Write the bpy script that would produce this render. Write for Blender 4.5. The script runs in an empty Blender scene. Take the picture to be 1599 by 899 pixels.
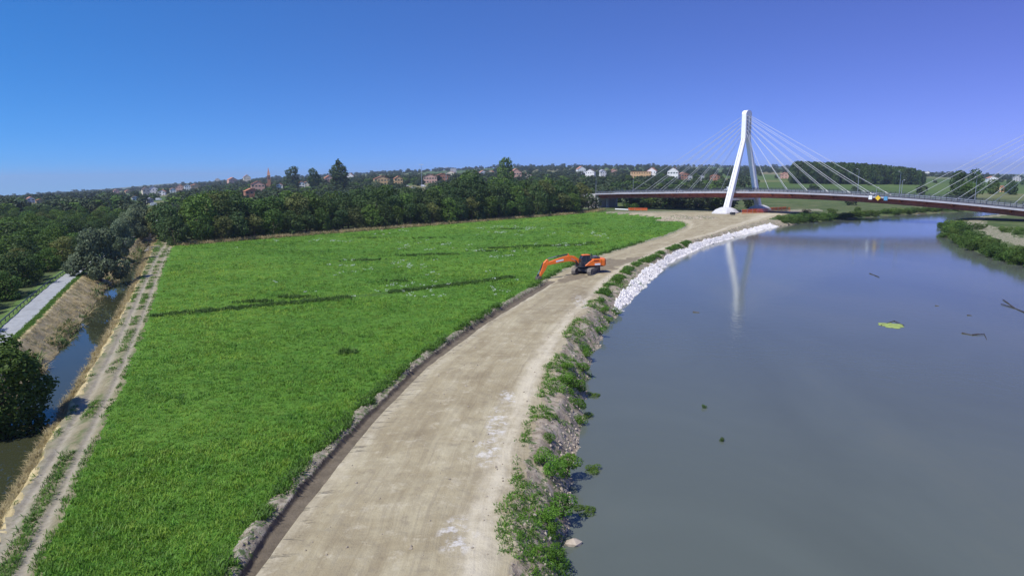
import bpy, bmesh, math, random
import numpy as np
from mathutils import Vector, Matrix

random.seed(7)
rng = np.random.default_rng(11)
scene = bpy.context.scene
C = scene.collection

# ------------------------------------------------------------------ camera
F_PX, CX, CY, HC = 1050.0, 799.5, 449.5, 16.5          # photograph is 1599 x 899
PITCH = math.atan(170.5 / F_PX)
ROLL = -0.01126
_F = np.array([0, math.cos(PITCH), -math.sin(PITCH)])
_R0 = np.array([1.0, 0, 0]); _U0 = np.array([0, math.sin(PITCH), math.cos(PITCH)])
_R = math.cos(ROLL) * _R0 + math.sin(ROLL) * _U0
_U = -math.sin(ROLL) * _R0 + math.cos(ROLL) * _U0
cam_data = bpy.data.cameras.new('camera')
cam = bpy.data.objects.new('camera', cam_data)
C.objects.link(cam)
cam_data.sensor_width = 36
cam_data.lens = 36 * F_PX / 1599
cam_data.clip_start = 0.5
cam_data.clip_end = 20000
M4 = Matrix(((_R[0], _U[0], -_F[0], 0), (_R[1], _U[1], -_F[1], 0), (_R[2], _U[2], -_F[2], HC), (0, 0, 0, 1)))
cam.matrix_world = M4
scene.camera = cam

# ------------------------------------------------------------------ world, sun, exposure
SUN_DIR = np.array([-0.72, -0.69, 0]); SUN_DIR /= np.linalg.norm(SUN_DIR)
SUN_EL = math.radians(55)
world = bpy.data.worlds.new('World')
scene.world = world
world.use_nodes = True
wn = world.node_tree.nodes; wl = world.node_tree.links
wn.clear()
w_out = wn.new('ShaderNodeOutputWorld')
w_bg = wn.new('ShaderNodeBackground')
w_sky = wn.new('ShaderNodeTexSky')
w_sky.sky_type = 'NISHITA'
w_sky.sun_disc = False
w_sky.sun_elevation = SUN_EL
w_sky.sun_rotation = math.atan2(SUN_DIR[0], SUN_DIR[1])
w_sky.air_density = 1.0
w_sky.dust_density = 0.3
w_sky.ozone_density = 4.0
w_bg.inputs['Strength'].default_value = 0.11
# the sky drifts from clear blue on one side to lavender on the other
w_geo = wn.new('ShaderNodeTexCoord')
w_sep = wn.new('ShaderNodeSeparateXYZ')
wl.new(w_geo.outputs['Generated'], w_sep.inputs[0])
w_map = wn.new('ShaderNodeMapRange')
w_map.inputs['From Min'].default_value = -0.7
w_map.inputs['From Max'].default_value = 0.7
wl.new(w_sep.outputs['X'], w_map.inputs['Value'])
w_tint = wn.new('ShaderNodeMix'); w_tint.data_type = 'RGBA'
w_tint.inputs[6].default_value = (0.42, 0.90, 1.32, 1)
w_tint.inputs[7].default_value = (0.98, 0.77, 1.32, 1)
wl.new(w_map.outputs[0], w_tint.inputs[0])
w_mul = wn.new('ShaderNodeMix'); w_mul.data_type = 'RGBA'; w_mul.blend_type = 'MULTIPLY'
w_mul.inputs[0].default_value = 1.0
w_lift = wn.new('ShaderNodeVectorMath'); w_lift.operation = 'MULTIPLY_ADD'      # clear air: the deep blue reaches well down the sky
w_lift.inputs[1].default_value = (1, 1, 1.7); w_lift.inputs[2].default_value = (0, 0, 0.10)
wl.new(w_geo.outputs['Generated'], w_lift.inputs[0])
w_nrm = wn.new('ShaderNodeVectorMath'); w_nrm.operation = 'NORMALIZE'
wl.new(w_lift.outputs[0], w_nrm.inputs[0]); wl.new(w_nrm.outputs[0], w_sky.inputs['Vector'])
wl.new(w_sky.outputs[0], w_mul.inputs[6]); wl.new(w_tint.outputs[2], w_mul.inputs[7])
w_sat = wn.new('ShaderNodeHueSaturation'); w_sat.inputs['Saturation'].default_value = 1.06
wl.new(w_mul.outputs[2], w_sat.inputs['Color']); wl.new(w_sat.outputs[0], w_bg.inputs['Color'])
wl.new(w_bg.outputs[0], w_out.inputs[0])

sun_data = bpy.data.lights.new('sun', 'SUN')
sun_data.energy = 4.4
sun_data.angle = math.radians(0.53)
sun_data.color = (1.0, 0.95, 0.88)
sun = bpy.data.objects.new('sun', sun_data)
C.objects.link(sun)
sd = Vector((SUN_DIR[0] * math.cos(SUN_EL), SUN_DIR[1] * math.cos(SUN_EL), math.sin(SUN_EL)))
sun.rotation_euler = sd.to_track_quat('Z', 'Y').to_euler()
scene.view_settings.view_transform = 'Standard'
scene.view_settings.look = 'None'
scene.view_settings.exposure = 0.24
scene.view_settings.gamma = 1.0

# ------------------------------------------------------------------ helpers
def ray(px, py):
    d = (px - CX) / F_PX * _R - (py - CY) / F_PX * _U + _F
    return d

def unproj(px, py, z=0.0):
    d = ray(px, py)
    t = (z - HC) / d[2]
    return np.array([0, 0, HC]) + d * t

def project(p):
    v = np.asarray(p, float) - np.array([0, 0, HC])
    w = v @ _F
    return CX + F_PX * (v @ _R) / w, CY - F_PX * (v @ _U) / w

def tag(o, label=None, cat=None, group=None, kind=None):
    if label: o['label'] = label
    if cat: o['category'] = cat
    if group: o['group'] = group
    if kind: o['kind'] = kind
    return o

def empty(name, loc=(0, 0, 0), rz=0.0, label=None, cat=None, group=None):
    o = bpy.data.objects.new(name, None)
    o.empty_display_size = 0.3
    o.location = loc; o.rotation_euler = (0, 0, rz)
    C.objects.link(o)
    return tag(o, label, cat, group)

def np_mesh(name, verts, faces, mats, smooth=False, mat_idx=None):
    """verts (n,3), faces (m,k) of one size, fast"""
    verts = np.asarray(verts, np.float32); faces = np.asarray(faces, np.int32)
    me = bpy.data.meshes.new(name)
    k = faces.shape[1]
    me.vertices.add(len(verts)); me.vertices.foreach_set('co', verts.ravel())
    me.loops.add(faces.size); me.loops.foreach_set('vertex_index', faces.ravel())
    me.polygons.add(len(faces))
    me.polygons.foreach_set('loop_start', np.arange(0, faces.size, k, dtype=np.int32))
    try:
        me.polygons.foreach_set('loop_total', np.full(len(faces), k, dtype=np.int32))
    except Exception:
        pass
    for m in (mats if isinstance(mats, (list, tuple)) else [mats]):
        me.materials.append(m)
    if mat_idx is not None:
        me.polygons.foreach_set('material_index', np.asarray(mat_idx, np.int32))
    me.polygons.foreach_set('use_smooth', np.full(len(faces), smooth, dtype=bool))
    me.update(calc_edges=True)
    return me

def link(name, me, parent=None, loc=None, rz=None):
    o = bpy.data.objects.new(name, me)
    C.objects.link(o)
    if parent is not None: o.parent = parent
    if loc is not None: o.location = loc
    if rz is not None: o.rotation_euler = (0, 0, rz)
    return o

class MB:
    """collects simple solids into one mesh"""
    def __init__(self):
        self.v = []; self.f = []
    def add(self, vs, fs):
        b = len(self.v)
        self.v += [tuple(map(float, p)) for p in vs]
        self.f += [tuple(b + i for i in f) for f in fs]
        return self
    def box(self, c, s, rz=0.0, ry=0.0):
        hx, hy, hz = s[0] / 2, s[1] / 2, s[2] / 2
        m = Matrix.Rotation(rz, 3, 'Z') @ Matrix.Rotation(ry, 3, 'Y')
        vs = []
        for dx, dy, dz in ((-1,-1,-1),(1,-1,-1),(1,1,-1),(-1,1,-1),(-1,-1,1),(1,-1,1),(1,1,1),(-1,1,1)):
            p = m @ Vector((dx * hx, dy * hy, dz * hz))
            vs.append((c[0] + p.x, c[1] + p.y, c[2] + p.z))
        return self.add(vs, [(0,3,2,1),(4,5,6,7),(0,1,5,4),(1,2,6,5),(2,3,7,6),(3,0,4,7)])
    def bar(self, a, b, w, h=None, w2=None, h2=None):
        """rectangular bar from a to b"""
        a = Vector(a); b = Vector(b); h = h or w; w2 = w2 or w; h2 = h2 or h
        d = (b - a).normalized()
        up = Vector((0, 0, 1)) if abs(d.z) < 0.97 else Vector((1, 0, 0))
        r = d.cross(up).normalized(); u = r.cross(d)
        vs = [a - r*w/2 - u*h/2, a + r*w/2 - u*h/2, a + r*w/2 + u*h/2, a - r*w/2 + u*h/2,
              b - r*w2/2 - u*h2/2, b + r*w2/2 - u*h2/2, b + r*w2/2 + u*h2/2, b - r*w2/2 + u*h2/2]
        return self.add(vs, [(0,1,2,3),(4,7,6,5),(0,4,5,1),(1,5,6,2),(2,6,7,3),(3,7,4,0)])
    def tube(self, a, b, r, n=8, r2=None, caps=True):
        a = Vector(a); b = Vector(b); r2 = r if r2 is None else r2
        d = (b - a).normalized()
        up = Vector((0, 0, 1)) if abs(d.z) < 0.97 else Vector((1, 0, 0))
        x = d.cross(up).normalized(); y = x.cross(d)
        vs = []
        for c, rr in ((a, r), (b, r2)):
            for i in range(n):
                t = 2 * math.pi * i / n
                vs.append(c + (x * math.cos(t) + y * math.sin(t)) * rr)
        fs = [(i, (i + 1) % n, n + (i + 1) % n, n + i) for i in range(n)]
        if caps: fs += [tuple(range(n - 1, -1, -1)), tuple(range(n, 2 * n))]
        return self.add(vs, fs)
    def prism(self, prof, y0, y1):
        """profile in xz extruded along y"""
        n = len(prof)
        vs = [(p[0], y0, p[1]) for p in prof] + [(p[0], y1, p[1]) for p in prof]
        fs = [tuple(range(n)), tuple(range(2 * n - 1, n - 1, -1))]
        fs += [(i, n + i, n + (i + 1) % n, (i + 1) % n) for i in range(n)]
        return self.add(vs, fs)
    def loft(self, rings, closed=True, caps=True):
        n = len(rings[0]); vs = [p for r in rings for p in r]; fs = []
        for k in range(len(rings) - 1):
            for i in range(n if closed else n - 1):
                j = (i + 1) % n
                fs.append((k*n + i, k*n + j, (k+1)*n + j, (k+1)*n + i))
        if caps:
            fs.append(tuple(range(n - 1, -1, -1))); fs.append(tuple((len(rings)-1)*n + i for i in range(n)))
        return self.add(vs, fs)
    def mesh(self, name, m, bevel=0.0, smooth=False):
        me = bpy.data.meshes.new(name)
        me.from_pydata(self.v, [], self.f)
        for mm in (m if isinstance(m, (list, tuple)) else [m]): me.materials.append(mm)
        bm = bmesh.new(); bm.from_mesh(me)
        bmesh.ops.recalc_face_normals(bm, faces=bm.faces)
        if bevel > 0:
            es = [e for e in bm.edges if len(e.link_faces) == 2 and e.calc_face_angle(0) > 0.5]
            bmesh.ops.bevel(bm, geom=es, offset=bevel, segments=1, affect='EDGES', profile=0.6, clamp_overlap=True)
        bm.to_mesh(me); bm.free()
        if smooth:
            me.polygons.foreach_set('use_smooth', np.ones(len(me.polygons), dtype=bool))
        me.update()
        return me
    def build(self, name, m, parent=None, bevel=0.0, smooth=False, loc=None, rz=None):
        return link(name, self.mesh(name, m, bevel, smooth), parent, loc, rz)

def copy_tree(o, parent=None):
    c = o.copy(); C.objects.link(c); c.parent = parent
    for ch in list(o.children): copy_tree(ch, c)
    return c

def ordinal(n):
    suf = 'th' if 10 <= n % 100 <= 20 else {1: 'st', 2: 'nd', 3: 'rd'}.get(n % 10, 'th')
    return '%d%s' % (n, suf)

# ------------------------------------------------------------------ materials
class NT:
    def __init__(self, name):
        self.m = bpy.data.materials.new(name); self.m.use_nodes = True
        self.t = self.m.node_tree; self.n = self.t.nodes; self.l = self.t.links
        self.p = self.n['Principled BSDF']; self.out = self.n['Material Output']
        self._pos = None
    def node(self, t, **kw):
        n = self.n.new(t)
        for k, v in kw.items(): setattr(n, k, v)
        return n
    def pos(self):
        if self._pos is None: self._pos = self.node('ShaderNodeNewGeometry').outputs['Position']
        return self._pos
    def scaled(self, vec, s):
        mp = self.node('ShaderNodeMapping'); mp.inputs['Scale'].default_value = s
        self.l.new(vec, mp.inputs['Vector']); return mp.outputs[0]
    def noise(self, scale, detail=4, rough=0.6, vec=None, dist=0.0):
        n = self.node('ShaderNodeTexNoise')
        n.inputs['Scale'].default_value = scale; n.inputs['Detail'].default_value = detail
        n.inputs['Roughness'].default_value = rough; n.inputs['Distortion'].default_value = dist
        self.l.new(vec if vec is not None else self.pos(), n.inputs['Vector'])
        return n.outputs['Fac']
    def ramp(self, fac, stops):
        r = self.node('ShaderNodeValToRGB')
        e = r.color_ramp.elements
        while len(e) < len(stops): e.new(0.5)
        for i, (p, c) in enumerate(stops):
            e[i].position = p; e[i].color = (*c, 1) if len(c) == 3 else c
        self.l.new(fac, r.inputs[0]); return r.outputs[0]
    def step(self, fac, a, b, lo=0.0, hi=1.0):
        r = self.node('ShaderNodeMapRange'); r.interpolation_type = 'SMOOTHSTEP'
        r.inputs['From Min'].default_value = a; r.inputs['From Max'].default_value = b
        r.inputs['To Min'].default_value = lo; r.inputs['To Max'].default_value = hi
        self.l.new(fac, r.inputs['Value']); return r.outputs[0]
    def mix(self, fac, a, b, mode='MIX'):
        m = self.node('ShaderNodeMix', data_type='RGBA', blend_type=mode)
        for s, v in ((0, fac), (6, a), (7, b)):
            if isinstance(v, (int, float)): m.inputs[s].default_value = v
            elif isinstance(v, tuple): m.inputs[s].default_value = (*v, 1) if len(v) == 3 else v
            else: self.l.new(v, m.inputs[s])
        return m.outputs[2]
    def math(self, op, a, b=None):
        m = self.node('ShaderNodeMath', operation=op)
        for i, v in enumerate((a, b)):
            if v is None: continue
            if isinstance(v, (int, float)): m.inputs[i].default_value = v
            else: self.l.new(v, m.inputs[i])
        return m.outputs[0]
    def attr(self, name):
        a = self.node('ShaderNodeAttribute'); a.attribute_name = name; return a.outputs['Fac']
    def random(self):
        return self.node('ShaderNodeObjectInfo').outputs['Random']
    def color(self, c):
        if isinstance(c, tuple): self.p.inputs['Base Color'].default_value = (*c, 1)
        else: self.l.new(c, self.p.inputs['Base Color'])
    def bump(self, h, strength=0.3, dist=0.1):
        b = self.node('ShaderNodeBump'); b.inputs['Strength'].default_value = strength
        b.inputs['Distance'].default_value = dist
        self.l.new(h, b.inputs['Height']); self.l.new(b.outputs[0], self.p.inputs['Normal'])
    def rough(self, r, spec=None):
        self.p.inputs['Roughness'].default_value = r
        if spec is not None: self.p.inputs['Specular IOR Level'].default_value = spec

def plain(name, col, rough=0.6, var=0.15, scale=1.0, spec=0.4, metal=0.0, dirt=None):
    """a material of one colour with worn, uneven tone"""
    t = NT(name)
    n = t.noise(scale, 5, 0.65)
    lo = tuple(max(0, c * (1 - var)) for c in col); hi = tuple(min(1, c * (1 + var)) for c in col)
    c = t.ramp(n, [(0.3, lo), (0.7, hi)])
    if dirt:
        d = t.step(t.noise(scale * 2.3, 6, 0.7), 0.52, 0.72)
        c = t.mix(t.math('MULTIPLY', d, 0.6), c, dirt)
    t.color(c); t.rough(rough, spec); t.p.inputs['Metallic'].default_value = metal
    return t.m

def leaf_mat(name, dark, light, hue_jit=0.25, trans=0.22, scale=0.35):
    t = NT(name)
    n = t.noise(scale, 3, 0.7)
    c = t.ramp(n, [(0.30, dark), (0.70, light)])
    r = t.random()
    c = t.mix(t.math('MULTIPLY', r, hue_jit * 2), c, (light[0] * 1.25, light[1] * 0.95, light[2] * 0.7))
    v = t.math('ADD', t.math('MULTIPLY', t.math('FRACT', t.math('MULTIPLY', r, 7.31)), 0.5), 0.72)
    hsv = t.node('ShaderNodeHueSaturation'); t.l.new(c, hsv.inputs['Color']); t.l.new(v, hsv.inputs['Value'])
    c = hsv.outputs[0]
    t.color(c); t.rough(0.6, 0.25)
    tr = t.node('ShaderNodeBsdfTranslucent'); t.l.new(c, tr.inputs[0])
    mx = t.node('ShaderNodeMixShader'); mx.inputs[0].default_value = trans
    t.l.new(t.p.outputs[0], mx.inputs[1]); t.l.new(tr.outputs[0], mx.inputs[2])
    t.l.new(mx.outputs[0], t.out.inputs['Surface'])
    return t.m

MT = {}
MT['leaf_dark'] = leaf_mat('leaf_dark', (0.030, 0.066, 0.020), (0.072, 0.135, 0.038), trans=0.3)
MT['leaf_mid'] = leaf_mat('leaf_mid', (0.040, 0.095, 0.015), (0.105, 0.195, 0.034), trans=0.3)
MT['leaf_grey'] = leaf_mat('leaf_grey', (0.12, 0.17, 0.09), (0.22, 0.28, 0.16), 0.1, 0.35)
MT['leaf_bright'] = leaf_mat('leaf_bright', (0.055, 0.15, 0.016), (0.13, 0.28, 0.032), 0.2, 0.35, 0.9)
MT['leaf_far'] = leaf_mat('leaf_far', (0.03, 0.055, 0.025), (0.06, 0.095, 0.04), 0.25, 0.15, 0.06)
MT['leaf_olive'] = leaf_mat('leaf_olive', (0.075, 0.105, 0.03), (0.15, 0.185, 0.055), trans=0.3)
MT['bark'] = plain('bark', (0.11, 0.085, 0.06), 0.9, 0.4, 3.0)

# ------------------------------------------------------------------ the lie of the land
# edges of road, field, canal and river as x = f(y) in metres (camera stands over the origin, y away from it)
YS = np.concatenate([np.linspace(2, 60, 233)[:-1], np.linspace(60, 420, 721)])
def edge(pix, z, near=(), far=(), smooth=5):
    pts = [unproj(a, b, z)[:2] for a, b in pix]
    pts = list(near) + [tuple(p) for p in pts] + list(far)
    pts = sorted(pts, key=lambda p: p[1])
    yy = np.array([p[1] for p in pts]); xx = np.array([p[0] for p in pts])
    x = np.interp(YS, yy, xx)
    # extend straight below the first point
    s0 = (xx[1] - xx[0]) / max(yy[1] - yy[0], 1e-3)
    x = np.where(YS < yy[0], xx[0] + s0 * (YS - yy[0]), x)
    k = np.ones(2 * smooth + 1) / (2 * smooth + 1)
    for _ in range(2):
        x = np.convolve(np.pad(x, smooth, mode='edge'), k, 'valid')
    return x

E = {}
E['river_l'] = edge([(888, 899), (884, 850), (895, 800), (890, 740), (899, 700), (906, 650), (914, 600), (926, 555), (945, 512), (963, 490), (985, 470), (1012, 440), (1050, 407), (1100, 384), (1160, 367), (1214, 354), (1262, 348), (1300, 345), (1340, 341), (1400, 336.5), (1475, 332.5), (1560, 329.5), (1700, 325.5), (2000, 319)], -2.0, smooth=3)
E['river_r'] = edge([(1660, 436), (1599, 414), (1550, 402), (1510, 388), (1480, 371), (1466, 358), (1478, 349), (1530, 342), (1620, 335.5), (1800, 328), (2100, 319)], -2.0, near=[(62, 5), (70, 40), (82, 90)], smooth=4)
E['road_r'] = edge([(786, 960), (800, 899), (812, 830), (820, 760), (836, 705), (846, 650), (861, 600), (881, 545), (904, 500), (931, 466), (957, 440), (985, 416), (1015, 402), (1060, 386), (1110, 367), (1160, 352), (1195, 343.5), (1212, 338), (1240, 332), (1290, 328)], 0.0)
E['ditch_r'] = edge([(355, 955), (399, 898), (459, 813), (537, 716), (581, 662), (640, 601), (666, 575), (760, 506), (852, 450), (892, 424), (945, 402), (1000, 386), (1050, 370), (1077, 356), (1076, 350), (1052, 343), (1010, 337.5), (940, 332.5)], -0.5)
E['ditch_l'] = edge([(330, 955), (376, 896), (416, 826), (470, 757), (529, 692), (575, 645), (621, 601), (655, 567), (748, 501), (842, 446), (884, 421), (938, 400), (993, 384), (1044, 368), (1074, 355), (1072, 349), (1046, 342.5), (1004, 337.2), (934, 332.2)], -0.7)
E['field_r'] = edge([(300, 945), (346, 893), (396, 813), (436, 766), (529, 671), (556, 641), (610, 592), (660, 552), (753, 493), (838, 443), (880, 419), (932, 398), (987, 382), (1040, 366), (1070, 354), (1068, 348.5), (1042, 342), (1000, 337), (930, 332)], -0.75)
E['field_l'] = edge([(38, 940), (55, 899), (90, 820), (130, 735), (165, 655), (200, 580), (222, 520), (238, 475), (252, 430), (262, 400), (272, 380), (280, 362), (288, 350)], -0.8)
E['canal_r'] = edge([(-60, 900), (0, 812), (20, 776), (60, 706), (95, 650), (125, 600), (160, 540), (190, 486), (212, 441), (228, 406), (240, 381), (252, 362), (262, 349)], -2.0)
E['canal_l'] = edge([(-260, 900), (-140, 800), (-60, 715), (10, 640), (52, 587), (80, 563), (108, 527), (134, 493), (158, 458), (180, 438), (200, 418), (213, 404), (224, 389), (237, 371), (254, 353)], -2.0)
E['path_r'] = edge([(-160, 670), (-60, 592), (18, 527), (50, 498), (85, 463), (123, 428), (158, 406), (186, 388), (206, 374), (225, 360), (245, 345)], 0.3)
E['path_l'] = edge([(-200, 660), (-70, 567), (0, 513), (40, 477), (75, 447), (110, 422), (125, 414), (160, 398), (186, 382), (206, 369), (225, 356), (245, 342)], 0.3)
def wav(a, k): return a * (np.sin(YS * 0.9 * k + a * 40) + 0.7 * np.sin(YS * 1.73 * k + 1.3) + 0.6 * np.sin(YS * 0.37 * k + 2.1))
E['canal_l'] = E['canal_l'] + wav(0.16, 1.0); E['canal_r'] = E['canal_r'] + wav(0.09, 0.8)
E['river_l'] = E['river_l'] + wav(0.14, 1.3) * (YS < 100)
def ex(name, y):
    return np.interp(y, YS, E[name])
# keep the order from left to right everywhere
order = ['path_l', 'path_r', 'canal_l', 'canal_r', 'field_l', 'field_r', 'ditch_l', 'ditch_r', 'road_r', 'river_l', 'river_r']
gaps = {'path_r': 1.8, 'canal_l': 2.0, 'canal_r': 2.0, 'field_l': 2.0, 'field_r': 1.0, 'ditch_l': 0.5, 'ditch_r': 0.5, 'road_r': 1.0, 'river_l': 2.6, 'river_r': 1.0}
for nm, nx in zip(order[:-1], order[1:]):
    if nx == 'river_l':
        E['road_r'] = np.minimum(E['road_r'], E['river_l'] - gaps[nx])
    else:
        E[nx] = np.maximum(E[nx], E[nm] + gaps[nx])

def smooth01(t):
    t = np.clip(t, 0, 1); return t * t * (3 - 2 * t)

# far skyline: rise of the land beyond 380 m, by direction
_sx = np.array([-400, 0, 200, 400, 600, 800, 1000, 1200, 1400, 1599, 2000])
_sy = np.array([312, 311, 297, 281, 270, 262, 260, 263, 270, 277, 285.])
_h = 288 - 0.01126 * _sx
_su = (_sx - CX) / F_PX
_slope = ((_h - _sy) + 6.7) / 0.854 / F_PX

def vnoise(x, y, s, seed=0):
    """cheap smooth value noise"""
    x = np.asarray(x) / s + seed * 17.3; y = np.asarray(y) / s + seed * 9.7
    xi = np.floor(x); yi = np.floor(y); fx = x - xi; fy = y - yi
    fx = fx * fx * (3 - 2 * fx); fy = fy * fy * (3 - 2 * fy)
    def hsh(a, b):
        v = np.sin(a * 127.1 + b * 311.7 + seed * 74.7) * 43758.5453
        return v - np.floor(v)
    return (hsh(xi, yi) * (1 - fx) + hsh(xi + 1, yi) * fx) * (1 - fy) + (hsh(xi, yi + 1) * (1 - fx) + hsh(xi + 1, yi + 1) * fx) * fy

def gz(x, y, detail=True):
    x = np.asarray(x, float); y = np.asarray(y, float)
    yc = np.maximum(y, 2.0)
    u = x / yc
    s = np.interp(u, _su, _slope)
    lim = np.where(s > 0, 2600.0, 9000.0)
    z = s * np.maximum(0, np.minimum(y, lim) - 380)
    z = z + smooth01((y - 420) / 500) * (vnoise(x, y, 420, 3) - 0.5) * 5
    near = 1 - smooth01((y - 318) / 50)
    e = {k: ex(k, y) for k in order}
    cd = near * (1 - smooth01((y - 285) / 20))               # the canal peters out far off
    # (position, level) pairs across, left of the river
    bp = [(e['path_l'] - 3, 0.0), (e['path_l'] - 0.3, 0.3), (e['path_r'] + 1.2, 0.3), (e['canal_l'] - 0.9, -1.35), (e['canal_l'], -2.0), (e['canal_l'] + 1.3, -3.1),
          (e['canal_r'] - 1.1, -3.1), (e['canal_r'], -2.0), (e['canal_r'] + 1.0, -0.95), (e['field_l'], -0.75)]
    L = np.zeros_like(x)
    for (b0, z0), (b1, z1) in zip(bp[:-1], bp[1:]):
        L = L + (z1 - z0) * np.clip((x - b0) / np.maximum(b1 - b0, 0.05), 0, 1)
    L = L * cd + (1 - cd) * near * -0.75 * np.clip((x - e['field_l'] + 4) / 4, 0, 1)
    dg = 1 - smooth01((y - 111.5) / 3)                          # the ditch is only dug as far as the digger
    fr, dl, dr = e['field_r'], e['ditch_l'], e['ditch_r']
    bp = [(fr - 0.3, 0.0), ((fr + dl) / 2, 0.32), (dl, 0.12), (dl + 0.18, -0.22), (dr - 0.2, -0.26), (dr + 0.25, 0.55), (dr + 3.0, 0.72), (np.maximum(e['road_r'] - 1.5, dr + 3.2), 0.78), (np.maximum(e['road_r'], dr + 3.5), 0.72)]
    bq = [0.0, 0.15, 0.12, 0.15, 0.2, 0.45, 0.72, 0.78, 0.72]
    D = np.zeros_like(x)
    for k in range(len(bp) - 1):
        b0, b1 = bp[k][0], bp[k + 1][0]
        dz = (bp[k + 1][1] - bp[k][1]) * dg + (bq[k + 1] - bq[k]) * (1 - dg)
        D = D + dz * np.clip((x - b0) / np.maximum(b1 - b0, 0.05), 0, 1)
    L = L + D * near
    rw = smooth01((410 - y) / 15)
    rl, rr = e['river_l'], e['river_r']
    wb = rl - e['road_r']
    bp = [(np.minimum(e['road_r'], rl - 2.0), 0.0), (rl - wb * 0.55, -0.5), (rl - wb * 0.15, -1.55), (rl, -2.0), (rl + 4, -3.6), (rr - 5, -3.6), (rr, -2.0), (rr + 1.6, -1.0), (rr + 4.5, -0.2), (rr + 12, 0.0)]
    Rv = np.zeros_like(x)
    for (b0, z0), (b1, z1) in zip(bp[:-1], bp[1:]):
        Rv = Rv + (z1 - z0) * np.clip((x - b0) / np.maximum(b1 - b0, 0.05), 0, 1)
    z = z + L + Rv * rw
    if detail:
        wet = np.clip(((x - rl) / 1.0), 0, 1) * np.clip((rr - x) / 1.0, 0, 1) * rw
        rough = (vnoise(x, y, 1.7, 1) - 0.5) * 0.10 + (vnoise(x, y, 0.5, 2) - 0.5) * 0.05
        onbank = np.clip((x - e['road_r']) / 0.6, 0, 1) * np.clip((rl + 1 - x) / 0.6, 0, 1) * rw
        cbank = np.clip((x - e['path_r'] - 2) / 1.0, 0, 1) * np.clip((e['field_l'] - 1.5 - x) / 1.0, 0, 1)
        berm = np.clip((x - fr) / 0.3, 0, 1) * np.clip((dl - x) / 0.2, 0, 1)
        z = z + rough * (1 - wet) * (1 + 3.0 * onbank + 1.0 * cbank + 2.0 * berm)
        z = z + onbank * (vnoise(x, y, 2.6, 5) - 0.5) * 0.55
        # wheel ruts of the track between canal and field
        for off, dep in ((0.7, 0.12), (2.4, 0.12)):
            z = z - dep * np.exp(-((x - (e['field_l'] - off)) / 0.28) ** 2) * near
    return z

def at(px, py, lift=0.0):
    """where the sight line through a pixel meets the land"""
    d = ray(px, py)
    t = np.geomspace(12, 9000, 1500)
    X, Y, Z = d[0] * t, d[1] * t, HC + d[2] * t
    g = gz(X, Y, False)
    below = np.nonzero(Z < g)[0]
    if len(below) == 0:
        k = np.argmin((Z - g) / t)
        return np.array([X[k], Y[k], g[k] + lift])
    k = below[0]
    a, b = t[max(k - 1, 0)], t[k]
    for _ in range(30):
        m = (a + b) / 2
        if HC + d[2] * m < gz(d[0] * m, d[1] * m, False): b = m
        else: a = m
    return np.array([d[0] * b, d[1] * b, HC + d[2] * b + lift])

# ---- ground materials
def dirt_material():
    t = NT('packed_dirt')
    uv = t.node('ShaderNodeUVMap').outputs[0]
    wob = t.node('ShaderNodeTexNoise'); wob.inputs['Scale'].default_value = 0.12; wob.inputs['Detail'].default_value = 3
    t.l.new(t.pos(), wob.inputs['Vector'])
    add = t.node('ShaderNodeVectorMath', operation='MULTIPLY_ADD'); add.inputs[1].default_value = (1.1, 0, 0)
    t.l.new(wob.outputs['Color'], add.inputs[0]); t.l.new(uv, add.inputs[2])
    w = add.outputs[0]
    st = t.noise(1.0, 6, 0.65, t.scaled(w, (0.8, 0.06, 1)))
    tr = t.noise(1.0, 3, 0.5, t.scaled(w, (3.2, 0.05, 1)))
    cross = t.noise(1.0, 5, 0.7, t.scaled(w, (0.5, 2.4, 1)))
    bl = t.noise(0.16, 8, 0.72, None, 0.6); mid = t.noise(0.7, 8, 0.75); fine = t.noise(4.5, 8, 0.75)
    c = t.ramp(t.math('ADD', t.math('MULTIPLY', bl, 0.6), t.math('MULTIPLY', st, 0.4)),
               [(0.34, (0.23, 0.187, 0.112)), (0.48, (0.315, 0.267, 0.165)), (0.60, (0.40, 0.352, 0.228)), (0.70, (0.465, 0.418, 0.287))])
    c = t.mix(t.step(mid, 0.52, 0.66, 0, 0.6), c, (0.485, 0.435, 0.305))
    c = t.mix(t.step(mid, 0.46, 0.34, 0, 0.55), c, (0.23, 0.195, 0.135))
    gate = t.step(bl, 0.42, 0.58)
    c = t.mix(t.math('MULTIPLY', t.step(tr, 0.58, 0.64, 0, 0.35), gate), c, (0.24, 0.205, 0.145))
    c = t.mix(t.math('MULTIPLY', t.attr('lane'), t.step(t.math('ADD', t.math('MULTIPLY', st, 0.5), t.math('MULTIPLY', mid, 0.5)), 0.36, 0.58, 0.15, 0.95)), c, (0.54, 0.485, 0.355))
    teeth = t.math('MULTIPLY', t.attr('edge'), t.step(cross, 0.56, 0.64))
    c = t.mix(t.math('MULTIPLY', teeth, 0.7), c, (0.20, 0.17, 0.12))
    pale = t.math('MULTIPLY', t.attr('pale'), t.step(t.noise(1.1, 8, 0.75), 0.47, 0.62, 0, 0.8))
    c = t.mix(pale, c, (0.60, 0.58, 0.53))
    c = t.mix(t.math('MULTIPLY', t.attr('damp'), t.step(mid, 0.25, 0.65, 0.95, 0.6)), c, (0.155, 0.125, 0.085))
    c = t.mix(t.step(fine, 0.60, 0.76, 0, 0.45), c, (0.19, 0.16, 0.11))
    t.color(c); t.rough(0.95, 0.12)
    h = t.math('ADD', t.math('ADD', t.math('MULTIPLY', fine, 0.35), t.math('MULTIPLY', mid, 0.8)), t.math('MULTIPLY', tr, 0.5))
    t.bump(t.math('ADD', h, t.math('MULTIPLY', teeth, -0.6)), 0.7, 0.16)
    return t.m

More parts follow.
